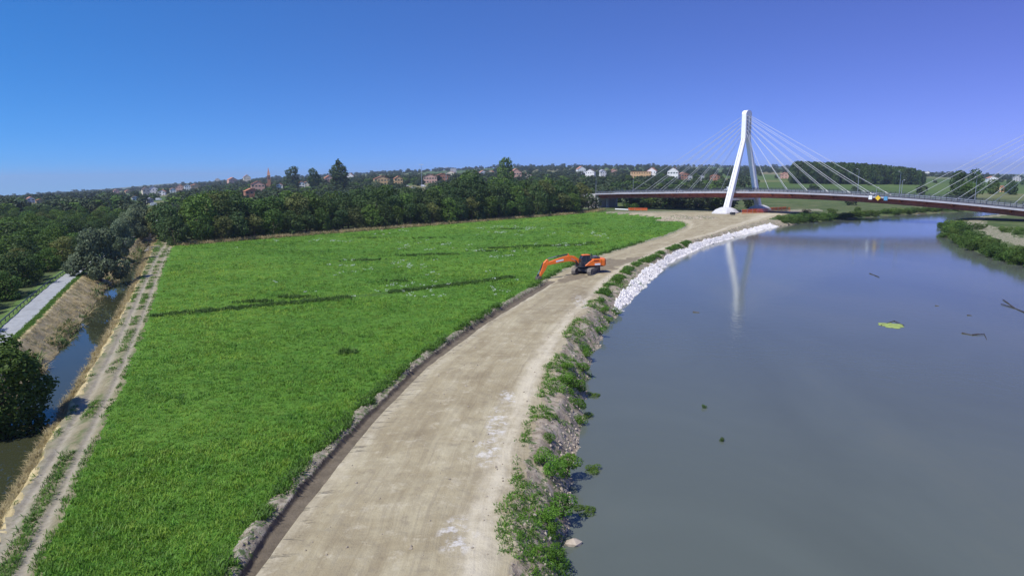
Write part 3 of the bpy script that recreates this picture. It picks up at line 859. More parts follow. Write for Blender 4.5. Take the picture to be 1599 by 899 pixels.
def build_excavator(loc, yaw, track_yaw):
    ex_ = empty('excavator', loc, yaw, 'orange tracked excavator digging the ditch at the edge of the dirt road', 'excavator')
    # undercarriage turned against the upper body
    ty = track_yaw - yaw
    cm = Matrix.Rotation(ty, 4, 'Z')
    def lp(x, y, z):
        v = cm @ Vector((x, y, z)); return (v.x, v.y, v.z)
    for sg in (-1, 1):
        tr = bpy.data.objects.new('track', None); C.objects.link(tr); tr.parent = ex_
        tr.rotation_euler = (0, 0, ty)
        prof = []
        Lh, R = 1.85, 0.46
        for a in np.linspace(-90, 90, 9): prof.append((Lh + R * math.cos(math.radians(a)), 0.47 + R * math.sin(math.radians(a))))
        for a in np.linspace(90, 270, 9): prof.append((-Lh + R * math.cos(math.radians(a)), 0.47 + R * math.sin(math.radians(a))))
        MB().prism(prof, sg * 1.30 - 0.30, sg * 1.30 + 0.30).build('belt', MT['track_steel'], tr)
        # shoes around the belt
        per = []
        n = 44
        pts = [Vector((p[0], 0, p[1])) for p in prof]
        seg = [(pts[i], pts[(i + 1) % len(pts)]) for i in range(len(pts))]
        tot = sum((b - a).length for a, b in seg)
        me_shoe = None
        for k in range(n):
            d = tot * k / n
            for a, b in seg:
                l = (b - a).length
                if d <= l: break
                d -= l
            c = a + (b - a) * (d / max(l, 1e-6)); t_ = (b - a).normalized()
            ang = math.atan2(t_.z, t_.x)
            if me_shoe is None: me_shoe = MB().box((0, 0, 0), (0.20, 0.64, 0.07)).box((0.0, 0, -0.05), (0.04, 0.64, 0.06)).mesh('shoe', MT['track_steel'])
            s_ = link('shoe', me_shoe, tr); s_.location = (c.x, sg * 1.30, c.z); s_.rotation_euler = (0, -ang, 0)
        for xx, rr in ((-Lh, 0.36), (Lh, 0.36), (-0.95, 0.2), (-0.3, 0.2), (0.35, 0.2), (1.0, 0.2)):
            w = MB().tube((xx, sg * 1.30 - 0.33, 0.47 if rr > 0.3 else 0.30), (xx, sg * 1.30 + 0.33, 0.47 if rr > 0.3 else 0.30), rr, 14)
            w.build('roller' if rr < 0.3 else 'sprocket', MT['machine_grey'], tr)
    fr = MB(); fr.loft([[lp(x, y, z) for x, y in ((-1.3, -0.9), (1.3, -0.9), (1.3, 0.9), (-1.3, 0.9))] for z in (0.42, 0.85)])
    fr.build('undercarriage', MT['machine_grey'], ex_)
    MB().tube((0, 0, 0.8), (0, 0, 1.12), 0.75, 20).build('slew_ring', MT['machine_grey'], ex_)
    # upper body (x forward, y to the left = cab side)
    MB().prism([(1.55, 1.1), (-2.4, 1.1), (-2.4, 1.28), (1.55, 1.28)], -1.33, 1.33).build('turntable', MT['machine_grey'], ex_, bevel=0.03)
    # side covers with sloping front on the cab side
    MB().prism([(0.85, 1.29), (-2.05, 1.29), (-2.05, 2.30), (-0.75, 2.30), (0.0, 1.95)], 0.55, 1.42).build('side_cover', MT['orange'], ex_, bevel=0.05)
    MB().prism([(1.25, 1.29), (-2.05, 1.29), (-2.05, 2.20), (0.1, 2.20), (0.9, 1.9)], -1.36, -0.5).build('side_cover', MT['orange'], ex_, bevel=0.05)
    MB().prism([(-0.4, 1.29), (-2.05, 1.29), (-2.05, 2.28), (-0.4, 2.28)], -0.49, 0.54).build('engine_housing', MT['machine_grey'], ex_, bevel=0.05)
    MB().prism([(-0.85, 2.31), (-2.15, 2.31), (-2.1, 2.58), (-1.05, 2.58)], -0.9, 0.75).build('engine_hood', MT['machine_grey'], ex_, bevel=0.08)
    MB().tube((-1.2, -0.65, 2.55), (-1.2, -0.65, 3.0), 0.09, 10).build('exhaust', MT['machine_grey'], ex_)
    MB().box((-1.45, 0.25, 2.66), (0.55, 0.8, 0.14)).build('air_intake', MT['galv'], ex_, bevel=0.03)
    # counterweight: rounded at the back
    prof = []
    for a in np.linspace(-1, 1, 9):
        prof.append((-2.62 - 0.5 * math.sqrt(max(0, 1 - (abs(a) ** 3))), a * 1.36))
    rings = []
    for z, k in ((1.12, 0.92), (1.3, 1.0), (2.05, 1.0), (2.3, 0.93)):
        rings.append([(-2.07, -1.36 * k, z)] + [(-2.07 + (p[0] + 2.07) * k, p[1] * k, z) for p in prof] + [(-2.07, 1.36 * k, z)])
    MB().loft(rings).build('counterweight', MT['orange'], ex_)
    MB().box((-2.98, 0, 1.75), (0.35, 1.0, 0.2)).build('rear_grille', MT['machine_grey'], ex_)
    MB().box((-1.35, 1.432, 1.50), (0.95, 0.02, 0.30)).build('decal', MT['decal'], ex_)
    MB().box((-1.15, 1.432, 2.06), (0.9, 0.02, 0.16)).build('decal', plain('dark_decal', (0.25, 0.03, 0.01), 0.5, 0.1), ex_)
    for yy in (-1.0, 0.95):
        mb = MB()
        for xx in (-0.5, -1.6): mb.tube((xx, yy, 2.2), (xx, yy, 2.75), 0.03, 6)
        mb.tube((-0.5, yy, 2.75), (-1.6, yy, 2.75), 0.03, 6); mb.build('hand_rail', MT['machine_grey'], ex_)
    # cab
    cab = bpy.data.objects.new('cab', None); C.objects.link(cab); cab.parent = ex_
    x0, x1, y0, y1, z0, z1 = -0.12, 1.45, 0.40, 1.34, 1.29, 3.0
    MB().prism([(x1, z0), (x0, z0), (x0, z0 + 0.62), (x1 - 0.1, z0 + 0.62), (x1, z0 + 0.5)], y0, y1).build('lower_shell', MT['machine_grey'], cab, bevel=0.04)
    MB().prism([(x1 - 0.02, z0 + 0.63), (x0 + 0.04, z0 + 0.63), (x0 + 0.04, z1 - 0.06), (x1 - 0.45, z1 - 0.06), (x1 - 0.1, z1 - 0.5)], y0 + 0.04, y1 - 0.04).build('glazing', MT['glass'], cab)
    MB().prism([(x1 - 0.34, z1 - 0.05), (x0, z1 - 0.05), (x0, z1 + 0.07), (x1 - 0.5, z1 + 0.07)], y0 - 0.02, y1 + 0.02).build('roof', MT['orange'], cab, bevel=0.03)
    for yy in (y0 + 0.03, y1 - 0.03):
        for pa, pb in (((x0 + 0.04, z0 + 0.6), (x0 + 0.04, z1)), ((0.55, z0 + 0.6), (0.55, z1)), ((x1 - 0.04, z0 + 0.58), (x1 - 0.12, z1 - 0.5)), ((x1 - 0.12, z1 - 0.5), (x1 - 0.45, z1))):
            MB().bar((pa[0], yy, pa[1]), (pb[0], yy, pb[1]), 0.09).build('pillar', MT['machine_grey'], cab)
    MB().bar((x1 - 0.06, y1 + 0.0, z0 + 0.35), (x1 - 0.06, y1 + 0.22, z0 + 0.75), 0.05).box((x1 - 0.06, y1 + 0.24, z0 + 0.95), (0.06, 0.2, 0.34)).build('mirror', MT['machine_grey'], cab)
    # boom: bent plate girder, in the machine's centre plane
    def girder(name, pts, hs, w, m, parent=ex_):
        P_ = [Vector((p[0], 0, p[1])) for p in pts]; rings = []
        for i, p in enumerate(P_):
            d = (P_[min(i + 1, len(P_) - 1)] - P_[max(i - 1, 0)]).normalized(); nrm = Vector((-d.z, 0, d.x))
            a = p + nrm * hs[i] / 2; b = p - nrm * hs[i] / 2
            rings.append([(a.x, -w / 2, a.z), (a.x, w / 2, a.z), (b.x, w / 2, b.z), (b.x, -w / 2, b.z)])
        return MB().loft(rings).build(name, m, parent, bevel=0.03)
    K0, K1, K2, K3 = (0.9, 1.65), (2.2, 2.35), (3.0, 2.5), (6.75, 1.75)
    boom = girder('boom', [K0, (1.55, 2.05), K1, K2, (4.4, 2.28), K3], [0.5, 0.72, 0.95, 0.95, 0.75, 0.42], 0.52, MT['orange'])
    MB().box((4.6, -0.272, 2.22), (1.3, 0.015, 0.26), 0, math.radians(10)).build('decal', MT['decal'], boom)
    MB().box((4.6, 0.272, 2.22), (1.3, 0.015, 0.26), 0, math.radians(10)).build('decal', MT['decal'], boom)
    # stick
    A0, A1, A2 = (6.55, 2.45), (6.95, 1.75), (7.85, -0.1)
    stick = girder('stick', [A0, A1, (7.25, 0.95), A2], [0.3, 0.78, 0.62, 0.32], 0.40, MT['orange'])
    # rams
    for yy in (-0.42, 0.42):
        MB().tube((1.35, yy, 1.35), (2.0, yy, 2.15), 0.10, 10).build('boom_cylinder', MT['machine_grey'], ex_)
        MB().tube((2.0, yy, 2.15), (2.75, yy, 2.5), 0.055, 10).build('boom_ram', MT['chrome'], ex_)
    MB().tube((3.1, 0, 3.12), (5.0, 0, 2.88), 0.11, 10).build('stick_cylinder', MT['machine_grey'], ex_)
    MB().tube((5.0, 0, 2.88), (6.55, 0, 2.58), 0.06, 10).build('stick_ram', MT['chrome'], ex_)
    MB().tube((7.3, 0, 2.0), (7.85, 0, 0.8), 0.09, 10).build('bucket_cylinder', MT['machine_grey'], ex_)
    MB().tube((7.85, 0, 0.8), (8.2, 0, 0.2), 0.05, 10).build('bucket_ram', MT['chrome'], ex_)
    MB().bar((8.2, 0, 0.2), (7.72, 0, 0.1), 0.34, 0.12).bar((8.2, 0, 0.2), (8.25, 0, -0.25), 0.30, 0.12).build('bucket_link', MT['machine_grey'], ex_)
    mb = MB()
    mb.prism([(2.95, 2.9), (3.2, 2.9), (3.15, 3.22), (3.02, 3.22)], -0.2, 0.2)
    mb.build('cylinder_lug', MT['orange'], ex_)
    # bucket: curved shell with side plates and teeth, mouth toward the machine
    bc = []
    cx_, cz_ = 7.75, -0.62
    for a in np.linspace(70, -140, 10):
        r = 0.68
        bc.append((cx_ + r * math.cos(math.radians(a)), cz_ + r * math.sin(math.radians(a))))
    inner = [(cx_ + (p[0] - cx_) * 0.93, cz_ + (p[1] - cz_) * 0.93) for p in bc]
    shell = MB(); n = len(bc)
    vs = [(p[0], -0.6, p[1]) for p in bc] + [(p[0], 0.6, p[1]) for p in bc] + [(p[0], -0.6, p[1]) for p in inner] + [(p[0], 0.6, p[1]) for p in inner]
    fs = []
    for i in range(n - 1):
        fs += [(i, n + i, n + i + 1, i + 1), (2 * n + i, 2 * n + i + 1, 3 * n + i + 1, 3 * n + i)]
        fs += [(i, i + 1, 2 * n + i + 1, 2 * n + i), (n + i, 3 * n + i, 3 * n + i + 1, n + i + 1)]
    shell.add(vs, fs)
    bucket = shell.build('bucket', MT['bucket_steel'], ex_)
    for yy in (-0.62, 0.62):
        MB().prism(bc, yy - 0.02, yy + 0.02).build('side_plate', MT['bucket_steel'], bucket)
    tip = bc[-1]
    for k in range(5):
        yy = -0.52 + 0.26 * k
        MB().prism([(tip[0] + 0.08, tip[1] - 0.05), (tip[0] - 0.02, tip[1] + 0.06), (tip[0] - 0.28, tip[1] + 0.22)], yy - 0.05, yy + 0.05).build('tooth', MT['galv'], bucket)
    return ex_
EXC = unproj(915, 426, 0.0); EXC[2] = float(gz(EXC[0], EXC[1], False)) + 0.02
_bk = unproj(846, 444, -1.0)
EYAW = math.atan2(-0.30, -0.955)
build_excavator(tuple(EXC), EYAW, math.atan2(-0.90, -0.44)).scale = (1.1, 1.1, 1.1)

# ------------------------------------------------------------------ trees
def leaves(blobs, n, size, seed, flat=0.0, fill=0.82):
    r = np.random.default_rng(seed)
    B = np.array(blobs, float)                                   # cx, cy, cz, rx, ry, rz
    w = (B[:, 3] * B[:, 5]) ** 1.0; w /= w.sum()
    pick = r.choice(len(B), n * 2, p=w)
    d = r.normal(size=(n * 2, 3)); d /= np.linalg.norm(d, axis=1)[:, None]
    rad = 1 - (1 - fill) * r.random(n * 2) ** 0.6 * 1.8 + 0.06 * r.normal(size=n * 2)
    p = B[pick, :3] + d * B[pick, 3:6] * rad[:, None]
    # drop leaves buried deep in another cluster
    keep = np.ones(n * 2, bool)
    for b in B:
        q = (((p - b[:3]) / b[3:6]) ** 2).sum(1)
        keep &= q > 0.42
    p = p[keep][:n]; d = d[keep][:n]; m = len(p)
    nrm = d + r.normal(size=(m, 3)) * 0.75; nrm[:, 2] += 0.35
    nrm /= np.linalg.norm(nrm, axis=1)[:, None]
    t = np.cross(nrm, r.normal(size=(m, 3))); t /= np.linalg.norm(t, axis=1)[:, None] + 1e-9
    b = np.cross(nrm, t)
    s = size * (0.6 + 0.8 * r.random(m))[:, None]
    asp = (0.55 + 0.35 * r.random(m))[:, None]
    v = np.stack([p - t * s * 0.5, p + b * s * 0.5 * asp + nrm * s * 0.08, p + t * s * 0.5, p - b * s * 0.5 * asp + nrm * s * 0.08], 1).reshape(-1, 3)
    f = np.arange(len(v)).reshape(-1, 4)
    return v, f

def crown_blobs(kind, seed):
    r = np.random.default_rng(seed); B = []
    if kind == 'broad':                                          # unit tree 10 m high
        for k in range(15):
            a = r.random() * 6.283; rr = 2.6 * math.sqrt(r.random()); z = 3.0 + 5.2 * r.random()
            sh = 1 - abs(z - 5.2) / 6.5
            s = 1.05 + 0.9 * r.random()
            B.append((rr * sh * math.cos(a), rr * sh * math.sin(a), z, s, s, s * 0.82))
        B.append((0, 0, 5.2, 2.3, 2.3, 2.5)); B.append((r.normal() * 0.4, r.normal() * 0.4, 8.4, 1.3, 1.3, 1.2))
    elif kind == 'thick':                                        # foliage down to the ground
        for k in range(18):
            a = r.random() * 6.283; z = 1.0 + 7.4 * r.random(); rr = 2.5 * (0.35 + 0.65 * r.random()) * (1 - max(0, z - 5) / 6)
            s = 1.0 + 0.9 * r.random()
            B.append((rr * math.cos(a), rr * math.sin(a), z, s, s, s * 0.9))
        B.append((0, 0, 4.2, 2.5, 2.5, 3.9))
    elif kind == 'poplar':
        for k in range(16):
            z = 1.5 + 7.8 * k / 15; sh = math.sin(math.pi * min(1, (k + 2.5) / 18)) ** 0.8
            a = r.random() * 6.283
            B.append((0.8 * sh * math.cos(a), 0.8 * sh * math.sin(a), z, 1.25 * sh + 0.3, 1.25 * sh + 0.3, 1.1))
    elif kind == 'willow':
        for k in range(20):
            a = r.random() * 6.283; z = 0.9 + 6.2 * r.random(); rr = 4.0 * math.sqrt(r.random()) * (1 - max(0, z - 3) / 7.5)
            s = 1.1 + 1.0 * r.random()
            B.append((rr * math.cos(a), rr * math.sin(a), z, s, s, s * 0.8))
        B.append((0, 0, 3.6, 3.2, 3.2, 3.3))
    elif kind == 'bush':                                         # unit bush 2 m high
        for k in range(9):
            a = r.random() * 6.283; rr = 0.9 * math.sqrt(r.random()); z = 0.4 + 1.1 * r.random()
            s = 0.4 + 0.35 * r.random()
            B.append((rr * math.cos(a), rr * math.sin(a), z, s, s, s * 0.85))
    elif kind == 'pine':
        for k in range(10):
            a = r.random() * 6.283; rr = 2.6 * math.sqrt(r.random())
            s = 1.0 + 0.5 * r.random()
            B.append((rr * math.cos(a), rr * math.sin(a), 8.0 + 0.9 * r.random(), s, s, s * 0.6))
    return B

def trunk_mesh(kind, seed, m):
    r = random.Random(seed); mb = MB()
    if kind == 'bush':
        for k in range(4):
            a = r.random() * 6.283
            mb.tube((0, 0, -0.1), (0.5 * math.cos(a), 0.5 * math.sin(a), 1.1), 0.035, 5, 0.012)
        return mb.mesh('stem', m)
    H = {'broad': 6.0, 'thick': 6.0, 'poplar': 8.0, 'willow': 4.0, 'pine': 8.2}[kind]
    R = {'broad': 0.22, 'thick': 0.22, 'poplar': 0.2, 'willow': 0.34, 'pine': 0.2}[kind]
    pts = [(0, 0, -0.4), (r.uniform(-.1, .1), r.uniform(-.1, .1), H * 0.3), (r.uniform(-.3, .3), r.uniform(-.3, .3), H * 0.65), (r.uniform(-.4, .4), r.uniform(-.4, .4), H)]
    rad = [R * 1.25, R * 0.9, R * 0.6, R * 0.2]
    for i in range(3): mb.tube(pts[i], pts[i + 1], rad[i], 7, rad[i + 1], caps=(i == 0))
    for k in range(7):
        a = k * 2.4 + r.random(); z = H * (0.3 + 0.55 * k / 7); L = (1.2 if kind == 'poplar' else 2.4) * (0.7 + 0.5 * r.random())
        b = (0.15 * math.cos(a), 0.15 * math.sin(a), z); c = (L * math.cos(a) * 0.6, L * math.sin(a) * 0.6, z + L * 0.45); d = (L * math.cos(a), L * math.sin(a), z + L * 0.75)
        mb.tube(b, c, R * 0.42, 5, R * 0.25, caps=False); mb.tube(c, d, R * 0.25, 5, R * 0.08, caps=False)
    return mb.mesh('trunk', m)

PROTO = {}
def proto(kind, matname, n, size, seed):
    key = (kind, matname, n, seed)
    if key not in PROTO:
        v, f = leaves(crown_blobs(kind, seed), n, size, seed)
        PROTO[key] = (np_mesh('crown', v, f, MT[matname]), trunk_mesh(kind, seed, MT['bark']))
    return PROTO[key]
def joined(kind, matname, n, size, seed):
    """a small tree as one mesh, for far ones"""
    key = ('one', kind, matname, n, seed)
    if key not in PROTO:
        v, f = leaves(crown_blobs(kind, seed), n, size, seed)
        tb = trunk_mesh(kind, seed, MT['bark'])
        me = np_mesh('tree', v, f, [MT[matname], MT['bark']])
        bm = bmesh.new(); bm.from_mesh(me); k = len(bm.faces)
        bm.from_mesh(tb); bm.faces.ensure_lookup_table()
        for fc in bm.faces[k:]: fc.material_index = 1
        bm.to_mesh(me); bm.free()
        PROTO[key] = me
    return PROTO[key]

def plant(name, p, h, pr, unit=10.0, wide=1.0, label=None, cat='tree', group=None, rz=None):
    """thing > trunk, crown"""
    t = empty(name, tuple(p), random.random() * 6.283 if rz is None else rz, label, cat, group)
    s = h / unit
    t.scale = (s * wide, s * wide, s)
    link('stem' if unit < 5 else 'trunk', pr[1], t); link('foliage' if unit < 5 else 'crown', pr[0], t)
    return t
def plant_far(name, p, h, me, wide=1.0, label=None, group=None, cat='tree'):
    o = link(name, me); o.location = tuple(p); o.rotation_euler = (0, 0, random.random() * 6.283)
    s = h / 10.0; o.scale = (s * wide, s * wide, s)
    return tag(o, label, cat, group)

hedge_pr = [proto('thick', 'leaf_dark', 2600, 0.42, 40 + k) for k in range(4)] + [proto('broad', 'leaf_dark', 2400, 0.42, 50 + k) for k in range(2)] + [proto('thick', 'leaf_mid', 2400, 0.42, 60 + k) for k in range(3)] + [proto('broad', 'leaf_olive', 2400, 0.42, 66), proto('thick', 'leaf_olive', 2400, 0.42, 67)]
# rows of trees behind the far edge of the field
hdir = (HB - HA)[:2]; hlen = np.linalg.norm(hdir); hdir /= hlen; hnrm = np.array([-hdir[1], hdir[0]])
def top_px(px):
    return np.interp(px, [240, 285, 330, 400, 450, 520, 570, 620, 690, 740, 800, 860, 910, 950], [312, 300, 292, 300, 293, 300, 288, 292, 286, 270, 280, 276, 280, 292])
for row, (off, step, fac) in enumerate(((4.5, 6.2, 0.62), (10, 6.6, 0.92), (18, 7.5, 1.0), (28, 9.0, 1.0))):
    k = 0; s = 1.0 + row * 2.1; n = 0
    while s < hlen + 5:
        q = HA[:2] + hdir * (s + random.uniform(-1, 1)) + hnrm * (off + random.uniform(-1.5, 1.5))
        g = float(gz(q[0], q[1], False))
        px, py = project((q[0], q[1], g))
        d = q[1]
        want = max(8.0, min(20, (py - top_px(px)) * d / F_PX))
        h = want * fac * random.uniform(0.86, 1.06)
        if row == 0: h = min(h, 11)
        n += 1
        rw_ = ['front row', 'second row', 'third row', 'back row'][row]
        plant('hedgerow_tree', (q[0], q[1], g - 0.2), h, random.choice(hedge_pr), 10.0, random.uniform(0.95, 1.25) * (1.15 if row == 0 else 1),
              'dark green tree, %s of the wood behind the field, %s from left' % (rw_, ordinal(n)), 'tree', 'trees of the wood behind the field')
        s += step * random.uniform(0.85, 1.2)
# landmark trees rising above the wood
def landmark(px, base_py, top_py, kind, m, label, wide=1.0, n=2600, size=0.45, seed=5, fixed_d=None):
    p = at(px, base_py)
    h = (base_py - top_py) * p[1] / F_PX
    return plant('tall_tree', p, h, proto(kind, m, n, size, seed), 10.0, wide, label, 'tree')
landmark(790, 305, 241, 'thick', 'leaf_mid', 'tallest rounded tree standing above the wood near the middle', 0.75, seed=71)
landmark(530, 300, 252, 'poplar', 'leaf_dark', 'tall narrow dark tree right of the church spire', 1.5, seed=72)
landmark(458, 296, 258, 'thick', 'leaf_dark', 'broad dark tree just right of the church spire', 1.1, seed=73)
landmark(492, 298, 261, 'thick', 'leaf_dark', 'bushy dark tree between the church spire and the tall narrow tree', 1.0, seed=74)
landmark(735, 312, 262, 'thick', 'leaf_mid', 'wide light green tree crown left of the tallest tree', 1.0, seed=75)
landmark(590, 312, 276, 'willow', 'leaf_grey', 'grey-green willow crown standing out of the wood left of the car park', 0.9, seed=76)

# thicket left of the cycle path
thick_pr = [proto('thick', 'leaf_mid', 3000, 0.36, 80 + k) for k in range(3)] + [proto('thick', 'leaf_dark', 3000, 0.36, 85), proto('thick', 'leaf_olive', 3000, 0.36, 86), proto('thick', 'leaf_dark', 3000, 0.36, 87)]
pts = []
y = 44.0
while y < 330:
    xl = -0.93 * y - 3; xr = float(ex('path_l', y)) - (3.4 + 0.004 * y)
    x = xr - random.uniform(0, 3)
    while x > xl and len(pts) < 330:
        pts.append((x + random.uniform(-1.5, 1.5), y + random.uniform(-2.5, 2.5)))
        x -= random.uniform(4.2, 6.2) * (1 + y / 450)
    y += random.uniform(4.6, 5.8) * (1 + y / 420) * (1.5 if y > 170 else 1)
pts.sort(key=lambda p: p[1])
for i, (x, y) in enumerate(pts):
    e_ = float(ex('path_l', y)) - x
    h = random.uniform(6.2, 9.2) * (0.7 if e_ < 9 else 1.0)
    if y > 190: h *= 0.8
    plant('thicket_tree', (x, y, float(gz(x, y, False)) - 0.2), h, random.choice(thick_pr), 10.0, random.uniform(1.3, 1.8),
          'green tree in the thicket left of the cycle path, %s nearest to the viewer' % ordinal(i + 1), 'tree', 'trees of the thicket left of the path')
# grey-green willows beside the canal
def willow(px, py, h, wide, label, seed, n=9000, size=0.40, m='leaf_grey'):
    p = at(px, py)
    plant('willow_tree', p, h, proto('willow', m, n, size, seed), 8.0, wide, label, 'tree', 'willows beside the canal')
willow(156, 438, 9.0, 0.9, 'large grey-green willow on the dry bank by the end of the cycle path', 91)
willow(190, 402, 8.5, 0.62, 'darker grey-green willow behind the large willow on the canal bank', 92)
willow(215, 368, 10.5, 0.74, 'tall grey-green willow leaning over the far end of the canal', 93)
willow(203, 372, 8.5, 0.8, 'grey-green willow left of the tall willow at the far canal bank', 94)
# big dark tree in the lower left corner
p = unproj(8, 655, -0.8)
plant('dark_tree', (p[0] - 1.0, p[1] + 0.5, float(gz(p[0], p[1], False)) - 0.3), 10.0, proto('thick', 'leaf_mid', 12000, 0.25, 95), 10.0, 1.2, 'large dark green tree beside the canal in the lower left corner', 'tree')

# ------------------------------------------------------------------ scattered masses (crop, stones, far woods)
def scatter(name, pts, scl, rot, protos, label, kind='stuff', cat=None):
    """one object: instances of small meshes on a cloud of points"""
    me = bpy.data.meshes.new(name)
    pts = np.asarray(pts, np.float32); n = len(pts)
    me.vertices.add(n); me.vertices.foreach_set('co', pts.ravel())
    a = me.attributes.new('scl', 'FLOAT_VECTOR', 'POINT'); a.data.foreach_set('vector', np.asarray(scl, np.float32).ravel())
    a = me.attributes.new('rot', 'FLOAT_VECTOR', 'POINT'); a.data.foreach_set('vector', np.asarray(rot, np.float32).ravel())
    me.update()
    o = link(name, me)
    col = bpy.data.collections.new(name + '_shapes')
    for p_ in protos:
        po = bpy.data.objects.new(name + '_shape', p_); col.objects.link(po)
    ng = bpy.data.node_groups.new(name, 'GeometryNodeTree')
    ng.interface.new_socket('Geometry', in_out='INPUT', socket_type='NodeSocketGeometry')
    ng.interface.new_socket('Geometry', in_out='OUTPUT', socket_type='NodeSocketGeometry')
    N = ng.nodes; L = ng.links
    gi = N.new('NodeGroupInput'); go = N.new('NodeGroupOutput')
    ip = N.new('GeometryNodeInstanceOnPoints'); ci = N.new('GeometryNodeCollectionInfo')
    ci.inputs['Collection'].default_value = col; ci.inputs['Separate Children'].default_value = True; ci.inputs['Reset Children'].default_value = True
    ip.inputs['Pick Instance'].default_value = True
    ns = N.new('GeometryNodeInputNamedAttribute'); ns.data_type = 'FLOAT_VECTOR'; ns.inputs['Name'].default_value = 'scl'
    nr_ = N.new('GeometryNodeInputNamedAttribute'); nr_.data_type = 'FLOAT_VECTOR'; nr_.inputs['Name'].default_value = 'rot'
    L.new(gi.outputs[0], ip.inputs['Points']); L.new(ci.outputs[0], ip.inputs['Instance'])
    L.new(ns.outputs['Attribute'], ip.inputs['Scale']); L.new(nr_.outputs['Attribute'], ip.inputs['Rotation'])
    L.new(ip.outputs[0], go.inputs[0])
    md = o.modifiers.new('scatter', 'NODES'); md.node_group = ng
    return tag(o, label, cat, None, kind)

def rotz(n, tilt=0.0):
    r = np.zeros((n, 3)); r[:, 2] = rng.random(n) * 6.283; r[:, 0] = rng.normal(size=n) * tilt; r[:, 1] = rng.normal(size=n) * tilt
    return r

def blades(seed, n, h, w, lean, m, spread=0.12):
    r = np.random.default_rng(seed); V_, F_ = [], []
    for k in range(n):
        a = r.random() * 6.283; bx, by = r.normal(size=2) * spread
        dx, dy = math.cos(a), math.sin(a); sx, sy = -dy, dx
        hh = h * (0.6 + 0.6 * r.random()); ln = lean * (0.4 + r.random()); ww = w * (0.7 + 0.6 * r.random())
        b = len(V_)
        for t, k_ in ((0, 0.7), (0.55, 1.0), (1.0, 0.15)):
            ox = bx + dx * ln * t * t; oy = by + dy * ln * t * t; z = hh * (t - 0.25 * t * t * lean / max(h, 0.01))
            V_ += [(ox - sx * ww * k_ / 2, oy - sy * ww * k_ / 2, z), (ox + sx * ww * k_ / 2, oy + sy * ww * k_ / 2, z)]
        F_ += [(b, b + 1, b + 3, b + 2), (b + 2, b + 3, b + 5, b + 4)]
    return np_mesh('blades', V_, F_, m)

def crop_mat():
    t = NT('crop_leaf')
    big = t.noise(0.028, 4, 0.6); mid = t.noise(0.35, 4, 0.7)
    c = t.ramp(t.math('ADD', t.math('MULTIPLY', big, 0.55), t.math('MULTIPLY', mid, 0.45)), [(0.36, (0.075, 0.205, 0.024)), (0.5, (0.135, 0.290, 0.028)), (0.62, (0.24, 0.39, 0.045))])
    r = t.random()
    hsv = t.node('ShaderNodeHueSaturation'); t.l.new(c, hsv.inputs['Color'])
    t.l.new(t.math('ADD', t.math('MULTIPLY', r, 0.55), 0.70), hsv.inputs['Value'])
    t.l.new(t.math('ADD', t.math('MULTIPLY', t.math('FRACT', t.math('MULTIPLY', r, 5.7)), 0.035), 0.475), hsv.inputs['Hue'])
    c = hsv.outputs[0]
    t.color(c); t.rough(0.55, 0.3)
    tr = t.node('ShaderNodeBsdfTranslucent'); t.l.new(c, tr.inputs[0])
    mx = t.node('ShaderNodeMixShader'); mx.inputs[0].default_value = 0.38
    t.l.new(t.p.outputs[0], mx.inputs[1]); t.l.new(tr.outputs[0], mx.inputs[2]); t.l.new(mx.outputs[0], t.out.inputs['Surface'])
    return t.m
MT['crop'] = crop_mat()
MT['crop_dark'] = leaf_mat('weed_leaf', (0.035, 0.085, 0.014), (0.08, 0.165, 0.03), 0.2, 0.25, 0.2)
MT['dry'] = leaf_mat('dry_grass', (0.30, 0.25, 0.12), (0.46, 0.40, 0.22), 0.08, 0.3, 0.5)
MT['flower'] = plain('white_flower', (0.55, 0.60, 0.50), 0.8, 0.1)

# crop in rows parallel to the road side of the field
P_, S_ = [], []
y = 20.0
while y < 345:
    big = 1 + max(0, y - 30) / 42.0
    xr = float(ex('field_r', y)) - 0.3; xl = max(float(ex('field_l', y)) - 0.25, -0.95 * y - 8)
    st = 0.33 * big
    n = int((xr - xl) / st)
    if n > 0:
        xs = xr - np.arange(n) * st + rng.normal(size=n) * 0.07 * big
        yy = y + rng.normal(size=n) * 0.12 * big
        ok = (hedge_d(xs, yy) < -0.3) & (rng.random(n) > 0.04)
        xs, yy = xs[ok], yy[ok]
        bd_, bt_ = band_d(xs, yy)
        ok = ~((np.abs(bd_) < 0.6) & (bt_ > 0) & (bt_ < 1))
        xs, yy = xs[ok], yy[ok]
        P_.append(np.stack([xs, yy], -1))
        sc = (0.75 + 0.5 * rng.random(len(xs))) * (0.6 + 0.5 * vnoise(xs, yy, 9, 31) + 0.35 * vnoise(xs, yy, 2.2, 32))
        S_.append(np.stack([sc * 0.85 * big ** 0.75, sc * 0.85 * big ** 0.75, sc * 0.85 * (1 + 0.06 * (big - 1))], -1))
    y += 0.255 * big
P_ = np.concatenate(P_); S_ = np.concatenate(S_)
Z_ = gz(P_[:, 0], P_[:, 1], False) - 0.03
crop_pr = [blades(200 + k, 16, 0.29, 0.036, 0.17, MT['crop'], 0.15) for k in range(5)]
scatter('crop', np.column_stack([P_, Z_]), S_, rotz(len(P_), 0.12), crop_pr, 'bright green young crop covering the big field', cat='crop')
print('crop', len(P_))

